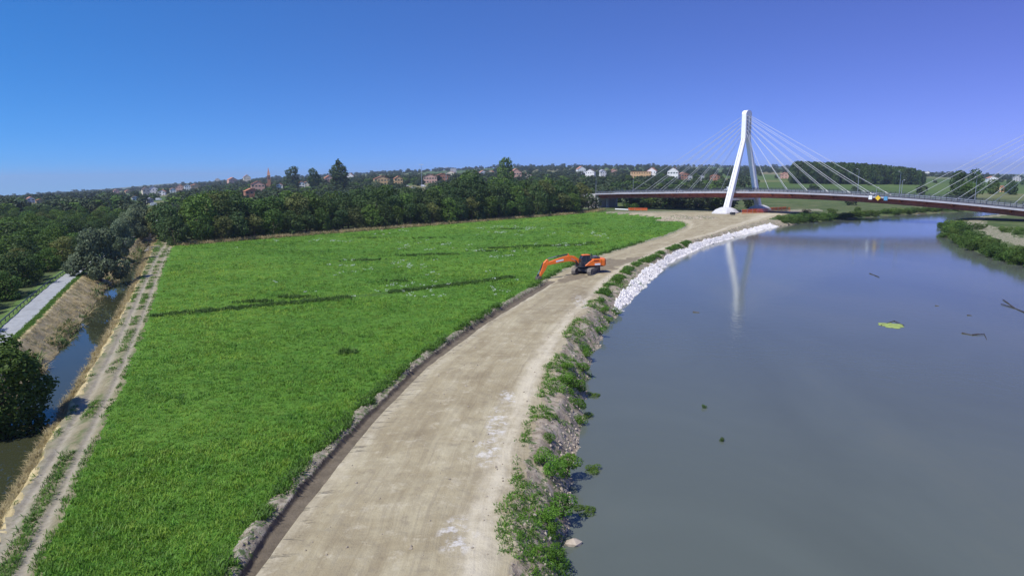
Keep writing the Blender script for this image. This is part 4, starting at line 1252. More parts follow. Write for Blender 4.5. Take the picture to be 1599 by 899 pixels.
# darker weeds: a line across the field and scattered dark tufts
W_, WS = [], []
n = 1100
t_ = rng.random(n); off = rng.normal(size=n) * 0.6
ln = math.hypot(bb[0] - ba[0], bb[1] - ba[1]); bx_, by_ = (bb[0] - ba[0]) / ln, (bb[1] - ba[1]) / ln
x = ba[0] + bx_ * t_ * ln - by_ * (off - 2.0 * np.sin(t_ * 3.0)); yv = ba[1] + by_ * t_ * ln + bx_ * (off - 2.0 * np.sin(t_ * 3.0))
keep = vnoise(x, yv, 5, 41) > 0.28
W_.append(np.stack([x, yv], -1)[keep]); WS.append((0.7 + 0.6 * rng.random(keep.sum())))
for px, py, rx, ry, m_ in ((570, 407, 4, 1.6, 60), (640, 400, 3, 1.2, 30), (690, 398, 5, 1.2, 60), (790, 388, 6, 1.6, 120), (850, 385, 9, 1.5, 130), (905, 383, 6, 1.2, 60), (760, 393, 4, 1, 30), (920, 380, 4, 1, 30),
                            (400, 472, 2.5, 1.2, 50), (460, 465, 3, 1, 50), (800, 358, 5, 1.2, 40), (660, 372, 6, 1.5, 40), (585, 372, 8, 2, 50), (500, 470, 3, 1, 40), (900, 350, 6, 2, 40), (620, 440, 3, 1, 30), (540, 552, 1.2, 0.7, 20)):
    p = unproj(px, py, -0.8)
    q = rng.normal(size=(m_, 2)) * np.array([rx, ry]) * 0.5 + p[:2]
    W_.append(q); WS.append(0.8 + 0.8 * rng.random(m_))
W_ = np.concatenate(W_); WS = np.concatenate(WS)
weed_pr = [blades(230 + k, 16, 0.75, 0.11, 0.35, MT['crop_dark'], 0.25) for k in range(3)]
scatter('weeds', np.column_stack([W_, gz(W_[:, 0], W_[:, 1], False) - 0.05]), np.repeat(WS[:, None] * 0.52, 3, 1), rotz(len(W_), 0.15), weed_pr, 'dark weeds in a line and patches across the crop', cat='weeds')
# pale flowers in drifts
n = 26000
x = rng.uniform(-70, 40, n); yv = rng.uniform(45, 250, n)
keep = (x > ex('field_l', yv) + 2) & (x < ex('field_r', yv) - 1) & (hedge_d(x, yv) < -4) & (vnoise(x, yv, 16, 51) * vnoise(x, yv, 4, 52) > 0.50) & (rng.random(n) < 0.11) & (x > -0.45 * yv)
x, yv = x[keep], yv[keep]
fl = MB()
for k in range(5):
    a, b = random.uniform(-.3, .3), random.uniform(-.3, .3); z = random.uniform(0.5, 0.66)
    fl.box((a, b, z), (0.065, 0.065, 0.04))
scatter('flowers', np.column_stack([x, yv, gz(x, yv, False)]), np.repeat((0.8 + 0.5 * rng.random(len(x)))[:, None] * (1 + yv / 220)[:, None], 3, 1), rotz(len(x)), [fl.mesh('flowers', MT['flower'])], 'pale flowers in drifts over the crop', cat='flowers')

# grass and weeds on verge, track, banks
def grass_on(name, label, n, xf0, xf1, y0, y1, protos, base, cond=None, power=1.0):
    yv = np.exp(rng.uniform(math.log(y0), math.log(y1), n)); t = rng.random(n)
    a = xf0(yv); b = xf1(yv); x = a + (b - a) * t
    k = np.ones(n, bool) if cond is None else cond(x, yv, t)
    x, yv = x[k], yv[k]
    s = base * (0.6 + 0.8 * rng.random(len(x))) * (1 + yv / 90)
    sc = np.stack([s, s, base * (0.6 + 0.8 * rng.random(len(x))) * (1 + yv / 240)], -1)
    return scatter(name, np.column_stack([x, yv, gz(x, yv) - 0.04]), sc, rotz(len(x), 0.2), protos, label, cat='grass')
tuft = [blades(260, 10, 0.35, 0.05, 0.25, MT['crop_dark'], 0.15)] + [blades(263 + k, 10, 0.32, 0.05, 0.25, MT['leaf_bright'], 0.15) for k in range(2)]
drytuft = [blades(270 + k, 12, 0.42, 0.035, 0.35, MT['dry'], 0.2) for k in range(3)]
grass_on('verge_weeds', 'low weeds on the pale soil between crop and ditch', 5200, lambda y: ex('field_r', y) - 0.2, lambda y: ex('ditch_l', y) - 0.05, 22, 180, tuft, 0.75, lambda x, y, t: vnoise(x, y, 1.6, 61) * (1.1 - t) > 0.30)
grass_on('track_grass', 'green grass strips along the farm track by the canal', 7000, lambda y: ex('canal_r', y) + 1.2, lambda y: ex('field_l', y), 24, 260, tuft, 0.5,
         lambda x, y, t: (vnoise(x, y, 2.0, 62) > 0.45) & (np.abs(x - ex('field_l', y) + 0.7) > 0.40) & (np.abs(x - ex('field_l', y) + 2.4) > 0.50))
grass_on('dry_grass', 'straw-coloured grass fringing the canal water', 5000, lambda y: ex('canal_r', y) - 0.1, lambda y: ex('canal_r', y) + 0.8, 22, 280, drytuft, 0.6)
grass_on('bank_grass', 'dry grass on the sloping canal bank below the cycle path', 2500, lambda y: ex('path_r', y) + 1.0, lambda y: ex('canal_l', y) - 0.1, 40, 260, drytuft, 0.4, lambda x, y, t: vnoise(x, y, 3, 63) > 0.3)
grass_on('path_grass', 'green grass along both sides of the cycle path', 5000, lambda y: ex('path_r', y) + 0.1, lambda y: ex('path_r', y) + 0.8, 40, 260, tuft, 0.35)
grass_on('sedge', 'dark sedge clumps at the foot of the dry canal bank', 1600, lambda y: ex('canal_l', y) - 1.3, lambda y: ex('canal_l', y) + 0.2, 40, 200, [tuft[0], drytuft[0]], 0.9, lambda x, y, t: vnoise(x, y, 2.2, 66) > 0.55)
n = 6000
t_ = rng.random(n) * (hlen + 6); o_ = rng.uniform(-0.5, 5.0, n)
q = HA[:2] + np.outer(t_, hdir) + np.outer(o_, hnrm)
scatter('field_margin_grass', np.column_stack([q, gz(q[:, 0], q[:, 1], False) - 0.1]), np.repeat((1.6 + 1.6 * rng.random(n))[:, None], 3, 1), rotz(n, 0.2), drytuft + drytuft + tuft[:1], 'tall dry grass along the far edge of the field', cat='grass')

# river bank: leafy shrubs one by one, low weeds, riprap of white stone
bush_pr = [proto('bush', 'leaf_bright', 1500, 0.13, 100 + k) for k in range(4)]
bush_dk = [proto('bush', 'leaf_mid', 1500, 0.15, 110 + k) for k in range(3)]
spots = [(868, 876, 0.9, 'low'), (862, 835, 0.8, 'leafy'), (878, 800, 1.35, 'wide leafy'), (852, 812, 0.9, 'small'), (862, 745, 1.25, 'bright'), (885, 740, 1.4, 'bushy'), (848, 725, 1.0, 'leafy'), (856, 690, 0.8, 'small round'),
         (905, 665, 0.9, 'trailing'), (900, 640, 1.1, 'dense'), (893, 605, 1.4, 'tall leafy'), (880, 598, 1.0, 'bushy'), (905, 610, 1.2, 'bright'), (908, 580, 1.0, 'leafy'), (886, 575, 0.8, 'small'), (915, 555, 0.9, 'low'), (935, 522, 1.1, 'round'), (950, 505, 1.1, 'bright leafy'), (962, 492, 1.3, 'dense'), (912, 548, 0.8, 'little'), (944, 487, 0.9, 'wispy')]
for i, (px, py, h, w_) in enumerate(sorted(spots, key=lambda q: -q[1])):
    p = at(px, py)
    plant('shrub', (p[0], p[1], p[2] - 0.1), h * 1.05, bush_pr[i % 4], 2.0, random.uniform(1.0, 1.3), '%s green shrub on the river bank, %s up from the bottom edge' % (w_, ordinal(i + 1)), 'shrub', 'shrubs on the near river bank')
grass_on('bank_weeds', 'low green weeds on the river bank', 6000, lambda y: ex('road_r', y) - 0.7, lambda y: ex('river_l', y) + 0.3, 22, 115, tuft[1:], 0.5, lambda x, y, t: vnoise(x, y, 2.4, 64) * (1.1 - 0.45 * t) > 0.50)
grass_on('bank_weeds', 'thin grass above the white stones', 3500, lambda y: ex('road_r', y) - 0.6, lambda y: ex('road_r', y) + 0.8, 90, 180, tuft, 0.6, lambda x, y, t: vnoise(x, y, 3.0, 65) > 0.45)

def rock(seed, m, flat=0.7):
    bm = bmesh.new(); bmesh.ops.create_icosphere(bm, subdivisions=1, radius=0.5)
    r = random.Random(seed)
    for v in bm.verts:
        v.co *= r.uniform(0.75, 1.2); v.co.z *= flat
    me = bpy.data.meshes.new('stone'); bm.to_mesh(me); bm.free(); me.materials.append(m); return me
MT['white_stone'] = plain('white_limestone', (0.70, 0.675, 0.64), 0.9, 0.22, 1.2)
MT['clod'] = plain('soil_clod', (0.30, 0.255, 0.185), 0.95, 0.3, 2.0)
MT['pebble'] = plain('bank_rubble', (0.36, 0.31, 0.24), 0.95, 0.3, 2.0)
yA = unproj(963, 488, -2)[1]; yB = unproj(1214, 354, -2)[1]
n = 32000
yv = rng.uniform(yA, yB, n); t = rng.random(n)
wb_ = ex('river_l', yv) - ex('road_r', yv)
hi = np.interp(yv, [yA, yA + 6, yA + 40, yB - 40, yB], [0.25, 0.42, 0.46, 0.42, 0.42])
x = ex('river_l', yv) + 0.5 - (wb_ * hi + 0.5) * t
s = (0.13 + 0.28 * rng.random(n) ** 3) * (1 + 0.25 * (yv > 170))
scatter('riprap', np.column_stack([x, yv, gz(x, yv) + 0.02]), np.stack([s * 1.2, s, s], -1), rng.random((n, 3)) * 6.28, [rock(k, MT['white_stone']) for k in range(5)], 'bank of white riprap stones along the water', cat='stones')
n = 1000
yv = np.exp(rng.uniform(math.log(20), math.log(100), n)); x = ex('river_l', yv) - np.abs(rng.normal(size=n)) * 0.8 + 0.3
s = 0.10 + 0.22 * rng.random(n) ** 2
scatter('bank_rubble', np.column_stack([x, yv, gz(x, yv)]), np.repeat(s[:, None], 3, 1), rng.random((n, 3)) * 6.28, [rock(k + 9, MT['pebble']) for k in range(3)], 'pale rubble along the water line', cat='stones')
n = 1300
yv = np.exp(rng.uniform(math.log(20), math.log(180), n)); a = ex('ditch_r', yv) + 0.4; b = ex('road_r', yv)
t = rng.random(n); t = np.where(rng.random(n) < 0.5, 1 - 0.22 * t ** 2, t)
x = a + (b - a) * t + 0.3
s = (0.035 + 0.16 * rng.random(n) ** 6) * (1 + yv / 150)
scatter('clods', np.column_stack([x, yv, gz(x, yv)]), np.repeat(s[:, None], 3, 1), rng.random((n, 3)) * 6.28, [rock(k + 19, MT['clod']) for k in range(3)], 'small clods of soil strewn over the dirt road', cat='soil')
n = 420
yv = np.exp(rng.uniform(math.log(20), math.log(110), n)); x = ex('field_r', yv) + (ex('ditch_l', yv) - ex('field_r', yv)) * rng.random(n)
s = 0.06 + 0.25 * rng.random(n) ** 3
scatter('spoil', np.column_stack([x, yv, gz(x, yv)]), np.repeat(s[:, None], 3, 1), rng.random((n, 3)) * 6.28, [rock(k + 29, MT['clod']) for k in range(3)], 'lumps of pale spoil along the ditch edge', cat='soil')

# ------------------------------------------------------------------ village and far country
WALLS = {'white': plain('white_wall', (0.74, 0.73, 0.71), 0.9, 0.06, 0.5), 'cream': plain('cream_wall', (0.66, 0.58, 0.44), 0.9, 0.08, 0.5), 'ochre': plain('ochre_wall', (0.55, 0.36, 0.18), 0.9, 0.1, 0.5),
         'pink': plain('pink_wall', (0.55, 0.33, 0.26), 0.9, 0.1, 0.5), 'brick': plain('brick_wall', (0.34, 0.16, 0.10), 0.9, 0.2, 0.8), 'grey': plain('grey_wall', (0.42, 0.42, 0.43), 0.9, 0.1, 0.5), 'yellow': plain('yellow_wall', (0.75, 0.50, 0.08), 0.8, 0.1, 0.5)}
ROOFS = {'tile': plain('terracotta_tiles', (0.44, 0.18, 0.095), 0.9, 0.25, 1.2), 'dark': plain('dark_roof', (0.12, 0.09, 0.08), 0.9, 0.2, 1.2), 'slate': plain('grey_roof', (0.30, 0.31, 0.34), 0.8, 0.15, 1.0), 'rose': plain('rose_tiles', (0.50, 0.24, 0.16), 0.9, 0.2, 1.2)}
MT['window'] = glass_mat(); MT['door'] = plain('wooden_door', (0.16, 0.09, 0.05), 0.7, 0.2, 2.0)
MT['shutter'] = plain('green_shutter', (0.08, 0.14, 0.09), 0.7, 0.2, 2.0)
def house(px, py, wpx, hpx, wall, roof, label, turn=0.0, storeys=2, flat=False, cat='house', dfix=None):
    p = at(px, py)
    sc = p[1] / F_PX
    w = max(5.0, wpx * sc * 1.15); h = max(3.2, hpx * sc * 1.15) * 0.66; dp = w * 0.8
    rz = math.atan2(p[1], p[0]) - math.pi / 2 + turn
    t = empty('house' if cat == 'house' else cat.replace(' ', '_'), (p[0], p[1], p[2] - 0.3), rz, label, cat, 'houses of the village and farms' if cat == 'house' else None)
    wl_ = MB()
    if flat:
        wl_.box((0, 0, h / 2), (w, dp, h))
        wo = wl_.build('wall', WALLS[wall], t)
        ro = MB().box((0, 0, h + 0.15), (w + 0.6, dp + 0.6, 0.3)).build('roof', ROOFS[roof], t)
    else:
        rise = h * 0.42
        wl_.prism([(-w / 2, 0), (w / 2, 0), (w / 2, h), (0, h + rise), (-w / 2, h)], -dp / 2, dp / 2)
        wo = wl_.build('wall', WALLS[wall], t)
        ov = 0.45; rt_ = 0.22; sl = rise / (w / 2)
        ro = bpy.data.objects.new('roof', None); C.objects.link(ro); ro.parent = t
        for sg in (-1, 1):
            prof = [(0, h + rise + 0.02), (sg * (w / 2 + ov), h - ov * sl + 0.02), (sg * (w / 2 + ov), h - ov * sl + rt_), (0, h + rise + rt_)]
            MB().prism(prof, -dp / 2 - ov, dp / 2 + ov).build('roof_slope', ROOFS[roof], ro)
        MB().box((w * 0.2, dp * 0.15, h + rise * 0.9), (0.7, 0.7, 1.4)).build('chimney', WALLS['brick'], ro)
    nw = max(2, int(w / 3.2))
    for st in range(storeys):
        z = h * (st + 0.55) / storeys
        for k in range(nw):
            x = -w / 2 + w * (k + 0.5) / nw
            if st == 0 and k == nw // 2:
                MB().box((x, -dp / 2 - 0.03, h / storeys * 0.36), (1.1, 0.1, h / storeys * 0.72)).build('door', MT['door'], t); continue
            wi = MB().box((x, -dp / 2 - 0.02, z), (1.1, 0.08, min(1.5, h / storeys * 0.5))).build('window', MT['window'], t)
            if p[1] < 900:
                for sg in (-1, 1):
                    MB().box((x + sg * 0.85, -dp / 2 - 0.05, z), (0.5, 0.08, min(1.5, h / storeys * 0.5))).build('shutter', MT['shutter'], wi)
    return t
HOUSES = [
    (907, 274, 11, 13, 'white', 'rose', 'white gabled farmhouse, left of the three pale houses left of the bridge', 0.3),
    (922, 277, 12, 12, 'white', 'dark', 'white house with dark roof, middle of the three pale houses left of the bridge', -0.2),
    (940, 276, 9, 10, 'white', 'slate', 'small white house, right of the three pale houses left of the bridge', 0.5),
    (958, 274, 10, 9, 'pink', 'tile', 'low pink house between the pale houses and the long warehouse', 0.2),
    (1018, 278, 12, 15, 'white', 'tile', 'white gabled house beside the long ochre building behind the bridge', -0.15),
    (1051, 280, 14, 17, 'white', 'dark', 'larger white gabled house with a dark roof behind the left cables', -0.1),
    (1066, 280, 14, 10, 'brick', 'tile', 'low brick house right of the larger white gabled house', 0.3),
    (1116, 282, 12, 9, 'brick', 'tile', 'brick farmhouse behind the cables left of the pylon', 0.1),
    (1226, 279, 12, 9, 'pink', 'rose', 'small rose-roofed house below the wood right of the pylon', 0.2),
    (1447, 275, 9, 7, 'white', 'slate', 'white house at the right end of the dark wood', 0.2),
    (1548, 285, 12, 9, 'white', 'rose', 'pale house right of the large tree at the right', 0.3),
    (1562, 300, 11, 9, 'ochre', 'tile', 'ochre farmhouse among trees at the right edge', -0.3),
    (1587, 283, 9, 8, 'grey', 'slate', 'small grey house near the right edge of the picture', 0.1),
    (805, 281, 14, 16, 'pink', 'rose', 'pink house with rose roof right of the tallest tree', 0.2),
    (822, 280, 12, 9, 'cream', 'rose', 'cream house right of the pink house by the tallest tree', 0.1),
    (754, 276, 9, 9, 'white', 'rose', 'little pale house left of the tallest tree', 0.3),
    (766, 275, 11, 8, 'cream', 'tile', 'cream house immediately left of the tallest tree', -0.2),
    (690, 284, 20, 12, 'brick', 'tile', 'wide terracotta-roofed house behind the car park', 0.1),
    (672, 286, 18, 13, 'pink', 'tile', 'pink house with tiled roof left of the wide terracotta house', 0.0),
    (704, 277, 12, 9, 'cream', 'rose', 'cream house above the wide terracotta house', -0.1),
    (622, 288, 11, 12, 'ochre', 'tile', 'orange-roofed house left of the lamp mast', 0.15),
    (596, 289, 20, 13, 'ochre', 'tile', 'broad orange-roofed house right of the tall narrow tree', 0.1),
    (547, 286, 10, 15, 'white', 'tile', 'white gabled house just right of the tall narrow tree', -0.1),
    (514, 288, 12, 13, 'pink', 'tile', 'pink house just left of the tall narrow tree', 0.2),
    (471, 293, 8, 9, 'white', 'tile', 'small white house below the broad trees by the spire', 0.1),
    (482, 291, 12, 8, 'cream', 'rose', 'cream house right of the small white house below the trees', 0.1),
    (437, 295, 8, 8, 'white', 'rose', 'white house right below the church spire', -0.1),
    (403, 299, 17, 15, 'pink', 'tile', 'pink tiled house in the village left of the spire', 0.05),
    (392, 308, 16, 13, 'brick', 'tile', 'brick tiled house in front of the pink one, left of the spire', 0.2),
    (386, 286, 9, 12, 'cream', 'rose', 'tall cream house on the rise left of the spire', 0.1),
    (363, 289, 11, 11, 'pink', 'tile', 'pink house left of the tall cream house', 0.3),
    (340, 285, 6, 6, 'cream', 'tile', 'far cream house on the skyline left of the spire', 0.1),
    (305, 295, 12, 7, 'ochre', 'tile', 'long ochre house on the slope left of the village', 0.2),
    (293, 297, 8, 9, 'white', 'dark', 'white house below the long ochre house on the slope', 0.1),
    (281, 299, 9, 10, 'pink', 'rose', 'pink house left of the long ochre house', -0.1),
    (270, 301, 7, 7, 'white', 'rose', 'white house left of the pink house on the slope', 0.1),
    (240, 304, 11, 13, 'white', 'slate', 'white house with grey roof above the yellow machine', 0.0),
    (228, 305, 9, 12, 'cream', 'dark', 'cream house with dark roof left of the grey-roofed one', 0.2),
    (254, 305, 8, 8, 'white', 'rose', 'small white house right of the grey-roofed one', -0.2),
    (182, 302, 7, 6, 'pink', 'rose', 'pink house on the far slope at left', 0.1),
    (200, 302, 7, 5, 'ochre', 'tile', 'ochre house right of the pink one on the far slope', 0.2),
    (124, 309, 8, 6, 'white', 'rose', 'white house among trees on the far left', 0.2),
    (152, 306, 7, 5, 'pink', 'tile', 'tiled house left of the pink one on the far slope', 0.0),
    (48, 317, 9, 9, 'white', 'rose', 'white house near the left edge of the picture', 0.2),
    (62, 318, 8, 7, 'ochre', 'tile', 'ochre house right of the white one near the left edge', 0.1),
    (234, 317, 8, 8, 'white', 'slate', 'white hut beside the allotments behind the canal', 0.3),
    (211, 313, 7, 7, 'white', 'dark', 'lone white hut left of the allotments', 0.1),
]
for hs in HOUSES:
    house(*hs[:6], hs[6], hs[7])
house(1000, 278, 26, 13, 'ochre', 'tile', 'long ochre building with flat roof behind the left end of the bridge', 0.05, 2, True, 'warehouse')
house(1087, 283, 20, 11, 'grey', 'slate', 'long grey shed right of the larger white gabled house', 0.05, 1, True, 'shed')
house(708, 272, 8, 12, 'grey', 'slate', 'grey concrete tower block behind the village', 0.0, 4, True, 'tower block')

# church with spire
p = at(421, 296); sc = p[1] / F_PX
ch = empty('church', (p[0], p[1], p[2] - 0.5), math.atan2(p[1], p[0]) - math.pi / 2, 'brick church tower with a pointed spire above the village', 'church')
tw, th = 4.6 * sc, 22 * sc
MB().box((0, 0, th / 2), (tw, tw, th)).build('tower', WALLS['brick'], ch)
MB().box((0, 0, th + 0.25), (tw * 1.15, tw * 1.15, 0.5)).build('cornice', WALLS['cream'], ch)
MB().loft([[(-tw * .5, -tw * .5, th + .5), (tw * .5, -tw * .5, th + .5), (tw * .5, tw * .5, th + .5), (-tw * .5, tw * .5, th + .5)], [(-.15, -.15, th + 12 * sc), (.15, -.15, th + 12 * sc), (.15, .15, th + 12 * sc), (-.15, .15, th + 12 * sc)]]).build('spire', ROOFS['rose'], ch)
for sg in (-1, 1):
    MB().box((sg * tw * 0.2, -tw / 2 - 0.03, th * 0.82), (tw * 0.22, 0.1, th * 0.18)).build('belfry_opening', MT['window'], ch)
MB().prism([(-tw * 1.1, 0), (tw * 1.1, 0), (tw * 1.1, th * 0.4), (0, th * 0.58), (-tw * 1.1, th * 0.4)], tw * 0.6, tw * 4).build('nave', WALLS['brick'], ch)

# trees between the houses and on the slopes, one by one
far_me = [joined('thick', 'leaf_far', 420, 1.0, 300 + k) for k in range(4)] + [joined('broad', 'leaf_far', 420, 1.0, 310 + k) for k in range(2)] + [joined('thick', 'leaf_mid', 420, 1.0, 320)]
hp = np.array([(h_[0], h_[1], h_[2], h_[3]) for h_ in HOUSES] + [(1000, 278, 26, 13), (1087, 283, 20, 11), (421, 296, 10, 34), (650, 292, 30, 9), (250, 314, 16, 8), (258, 333, 10, 10), (192, 347, 10, 4)], float)
def sample_trees(n, d0, d1, hmin, hmax):
    """places for trees that leave the houses in sight"""
    px = rng.uniform(-60, 1660, n); d = np.exp(rng.uniform(math.log(d0), math.log(d1), n))
    x = (px - CX) / F_PX * d
    z = gz(x, d, False); h = rng.uniform(hmin, hmax, n)
    v = np.stack([x, d, z - HC], -1); w = v @ _F
    pxx = CX + F_PX * (v @ _R) / w; py = CY - F_PX * (v @ _U) / w; top = py - h * F_PX / w; wd = 0.32 * h * F_PX / w
    ok = np.ones(n, bool)
    for a, b, c, hh in hp:
        ok &= ~((np.abs(pxx - a) < c * 0.5 + wd) & (py > b) & (top < b - hh * 0.42))
        ok &= ~((np.abs(pxx - a) < c * 0.45 + wd) & (np.abs(py - b) < 1.5))
    hz = np.interp(pxx, _sx, _sy)
    left = pxx < 850
    dens = np.where(pxx < 300, 0.34, np.where(left, 0.9 - 0.35 * (vnoise(x, d, 90, 77) < 0.35), np.where((py > 282) & (pxx < 1130), 0.95, np.where(py < hz + 9, 0.55, 0.10))))
    dens = np.where((pxx > 1180) & (py > hz + 9), 0.01, dens)
    ok &= (hedge_d(x, d) > 32) | (x > HB[0] + 20) | (pxx < 250)
    ok &= (rng.random(n) < dens) & ~((pxx < 300) & (d < 330))
    brd = (x - BM[0]) * BPER[0] + (d - BM[1]) * BPER[1]
    ok &= ~((np.abs(brd) < 13) & (x > -60))
    ok &= ~((brd < 13) & (x > 35))
    return x[ok], d[ok], z[ok], h[ok], pxx[ok]
X_, D_, Z2, H2, PX2 = sample_trees(9000, 330, 1100, 6, 10.5)
pickn = []
for i in range(len(X_)):
    if len(pickn) >= 280: break
    if all((X_[i] - X_[j]) ** 2 + (D_[i] - D_[j]) ** 2 < 1e9 and (X_[i] - X_[j]) ** 2 + (D_[i] - D_[j]) ** 2 > (6 + D_[i] / 100) ** 2 for j in pickn) and D_[i] < 760: pickn.append(i)
pickn.sort(key=lambda i: PX2[i])
for r_, i in enumerate(pickn):
    plant_far('village_tree', (X_[i], D_[i], Z2[i] - 0.3), H2[i], random.choice(far_me), random.uniform(1.0, 1.6), 'tree among the far houses and fields beyond the wood, %s from the left' % ordinal(r_ + 1), 'trees among the far houses')
rest = np.setdiff1d(np.arange(len(X_)), pickn)
far_sm = [joined('thick', 'leaf_far', 260, 1.25, 350 + k) for k in range(3)] + [joined('broad', 'leaf_far', 260, 1.25, 354), joined('thick', 'leaf_mid', 260, 1.25, 355)]
s_ = H2[rest] / 10
scatter('village_woodland', np.column_stack([X_[rest], D_[rest], Z2[rest] - 0.4]), np.stack([s_ * 1.5, s_ * 1.5, s_], -1), rotz(len(rest)), far_sm, 'mass of trees filling the gaps between the far houses', cat='woods')

# far woods and hedges that read as one mass
n = 5200
px = rng.uniform(-120, 1720, n)
hz = np.interp(px, _sx, _sy)
FP = []
for i in range(n):
    u_ = (px[i] - CX) / F_PX
    d = math.exp(random.uniform(math.log(850), math.log(2700)))
    x_ = u_ * d
    hgv = float(vnoise(x_, d * 0.45, 130, 71))
    if hgv < 0.46: continue
    FP.append((x_, d))
FP = np.array(FP)
far_lo = [joined('thick', 'leaf_far', 200, 1.5, 330 + k) for k in range(3)] + [joined('broad', 'leaf_far', 200, 1.5, 335)]
s = 0.65 + 0.55 * rng.random(len(FP))
scatter('distant_woods', np.column_stack([FP, gz(FP[:, 0], FP[:, 1], False) - 0.5]), np.stack([s * 1.7, s * 1.7, s], -1), rotz(len(FP)), far_lo, 'belts of distant woodland up to the skyline', cat='woods')
# a line of trees along the skyline
m_ = 900
u_ = np.linspace(-0.95, 0.95, m_) + rng.normal(size=m_) * 0.002
d = np.where(u_ < -0.35, 2300, 2560) + rng.normal(size=m_) * 60
q = np.column_stack([u_ * d, d])
keep = vnoise(q[:, 0], q[:, 1], 90, 73) > 0.25
q = q[keep]; s = 0.7 + 0.9 * rng.random(len(q)) ** 3
scatter('skyline_trees', np.column_stack([q, gz(q[:, 0], q[:, 1], False) - 0.5]), np.stack([s * 1.8, s * 1.8, s], -1), rotz(len(q)), far_lo, 'trees strung along the far skyline', cat='woods')
# dark planted wood on the right
pa = at(1236, 287); pb = at(1442, 289)
m_ = 520
t = rng.random(m_); o_ = rng.random(m_) ** 1.3
bx0 = pa[:2][None, :] * (1 - t[:, None]) + pb[:2][None, :] * t[:, None]
dirv = bx0 / np.linalg.norm(bx0, axis=1)[:, None]
q = bx0 + dirv * o_[:, None] * 180
hgt_px = np.interp(t, [0, 0.5, 0.9, 1.0], [35, 33, 27, 20])
d0 = bx0[:, 1]
s = hgt_px * d0 / F_PX / 10.0 * (0.82 + 0.25 * rng.random(m_))
wood_me = [joined('thick', 'leaf_dark', 700, 0.95, 340 + k) for k in range(3)] + [joined('thick', 'leaf_far', 700, 0.95, 344)]
scatter('dark_wood', np.column_stack([q, gz(q[:, 0], q[:, 1], False) - 0.5]), np.stack([s * 0.62, s * 0.62, s], -1), rotz(m_), wood_me, 'dense dark wood on the plain beyond the bridge', cat='woods')
def ftree(px, py, tp, wide, label, kind='thick', m='leaf_dark', seed=401):
    p = at(px, py); h = (py - tp) * p[1] / F_PX
    plant('field_tree', (p[0], p[1], p[2] - 0.2), h, proto(kind, m, 1600, 0.6, seed), 10.0, wide, label, 'tree', 'trees standing beyond the bridge')
ftree(1496, 312, 262, 0.8, 'left of the two tall dark trees behind the right-hand cables', seed=401)
ftree(1519, 311, 262, 0.8, 'right of the two tall dark trees behind the right-hand cables', seed=402)
ftree(1507, 318, 280, 1.2, 'lower bushy tree in front of the two tall dark trees', m='leaf_mid', seed=403)
ftree(1550, 303, 278, 1.3, 'rounded tree right of the two tall dark trees', m='leaf_mid', seed=404)
ftree(1577, 304, 276, 1.1, 'dark tree beside the ochre farmhouse at the right edge', seed=405)
ftree(1085, 297, 268, 1.0, 'reddish brown-leaved tree behind the deck left of the pylon', seed=406)
ftree(1270, 305, 284, 1.3, 'round green tree behind the deck right of the pylon', m='leaf_mid', seed=407)
for k, (px, py, tp) in enumerate(((960, 316, 282), (985, 315, 286), (1008, 314, 288), (1030, 315, 285), (1054, 316, 287), (1078, 316, 290), (1100, 317, 288), (1122, 316, 291))):
    ftree(px, py - 6, tp, 1.3, 'green tree behind the deck left of the pylon, %s from the left' % ordinal(k + 1), m='leaf_mid' if k % 2 else 'leaf_dark', seed=410 + k % 4)

for k, (px, py, tp) in enumerate(((992, 324, 309), (1004, 323, 309), (1018, 322, 308), (1031, 322, 309), (1045, 321, 308), (1060, 321, 309), (1074, 320, 308), (1090, 320, 309), (1106, 320, 308))):  # dark trees added to stand in for the shaded embankment under the deck
    ftree(px, py, tp, 1.9, 'low dark tree added for the shade below the deck, %s from the left' % ordinal(k + 1), seed=410 + k % 4)
# bushes on the river banks by the bridge
rb = [(1476, 372, 2.6), (1486, 366, 3.6), (1498, 378, 3.2), (1512, 384, 3.4), (1505, 368, 4.2), (1524, 390, 3.2), (1535, 384, 3.4), (1545, 398, 2.8), (1558, 399, 3.0), (1572, 404, 2.8), (1586, 408, 3.0), (1596, 413, 3.0), (1474, 358, 3.0), (1490, 356, 3.6), (1520, 372, 3.0), (1548, 386, 2.6), (1530, 358, 2.6), (1590, 396, 2.4), (1605, 404, 3.0), (1570, 362, 2.4), (1592, 366, 2.6)]
rb += [(1470 + 6.5 * k + random.uniform(-3, 3), float(np.interp(1470 + 6.5 * k, [1466, 1480, 1510, 1550, 1599, 1660], [357, 371, 387, 401, 413, 434])) - random.uniform(0, 9), random.uniform(1.8, 3.4)) for k in range(26)]
for k, (px, py, h) in enumerate(sorted(rb)):
    p = at(px, py)
    plant('bank_bush', (p[0], p[1], p[2] - 0.3), h, bush_dk[k % 3], 2.0, random.uniform(1.0, 1.4), 'leafy bush on the right-hand river bank, %s from the left' % ordinal(k + 1), 'bush', 'bushes on the right river bank')
lb = [(1222, 345, 3.0), (1232, 347, 2.4), (1243, 345, 3.0), (1256, 345, 3.6), (1268, 347, 4.0), (1280, 345, 3.2), (1293, 342, 3.4), (1306, 342, 3.0), (1320, 340, 2.8), (1334, 339, 3.2), (1350, 337, 2.8), (1366, 337, 3.0), (1382, 335, 2.8), (1398, 335, 3.2), (1414, 334, 2.6), (1430, 333, 3.0), (1446, 332, 2.8), (1462, 331, 3.0), (1300, 334, 2.6), (1340, 331, 2.6), (1260, 336, 2.6)]
lb += [(1226 + 9 * k + random.uniform(-3, 3), float(np.interp(1226 + 9 * k, [1214, 1262, 1300, 1340, 1400, 1475, 1560], [352, 347, 344, 340, 335.5, 331.5, 328.5])) - random.uniform(0, 2.5), random.uniform(1.6, 3.4)) for k in range(32)]
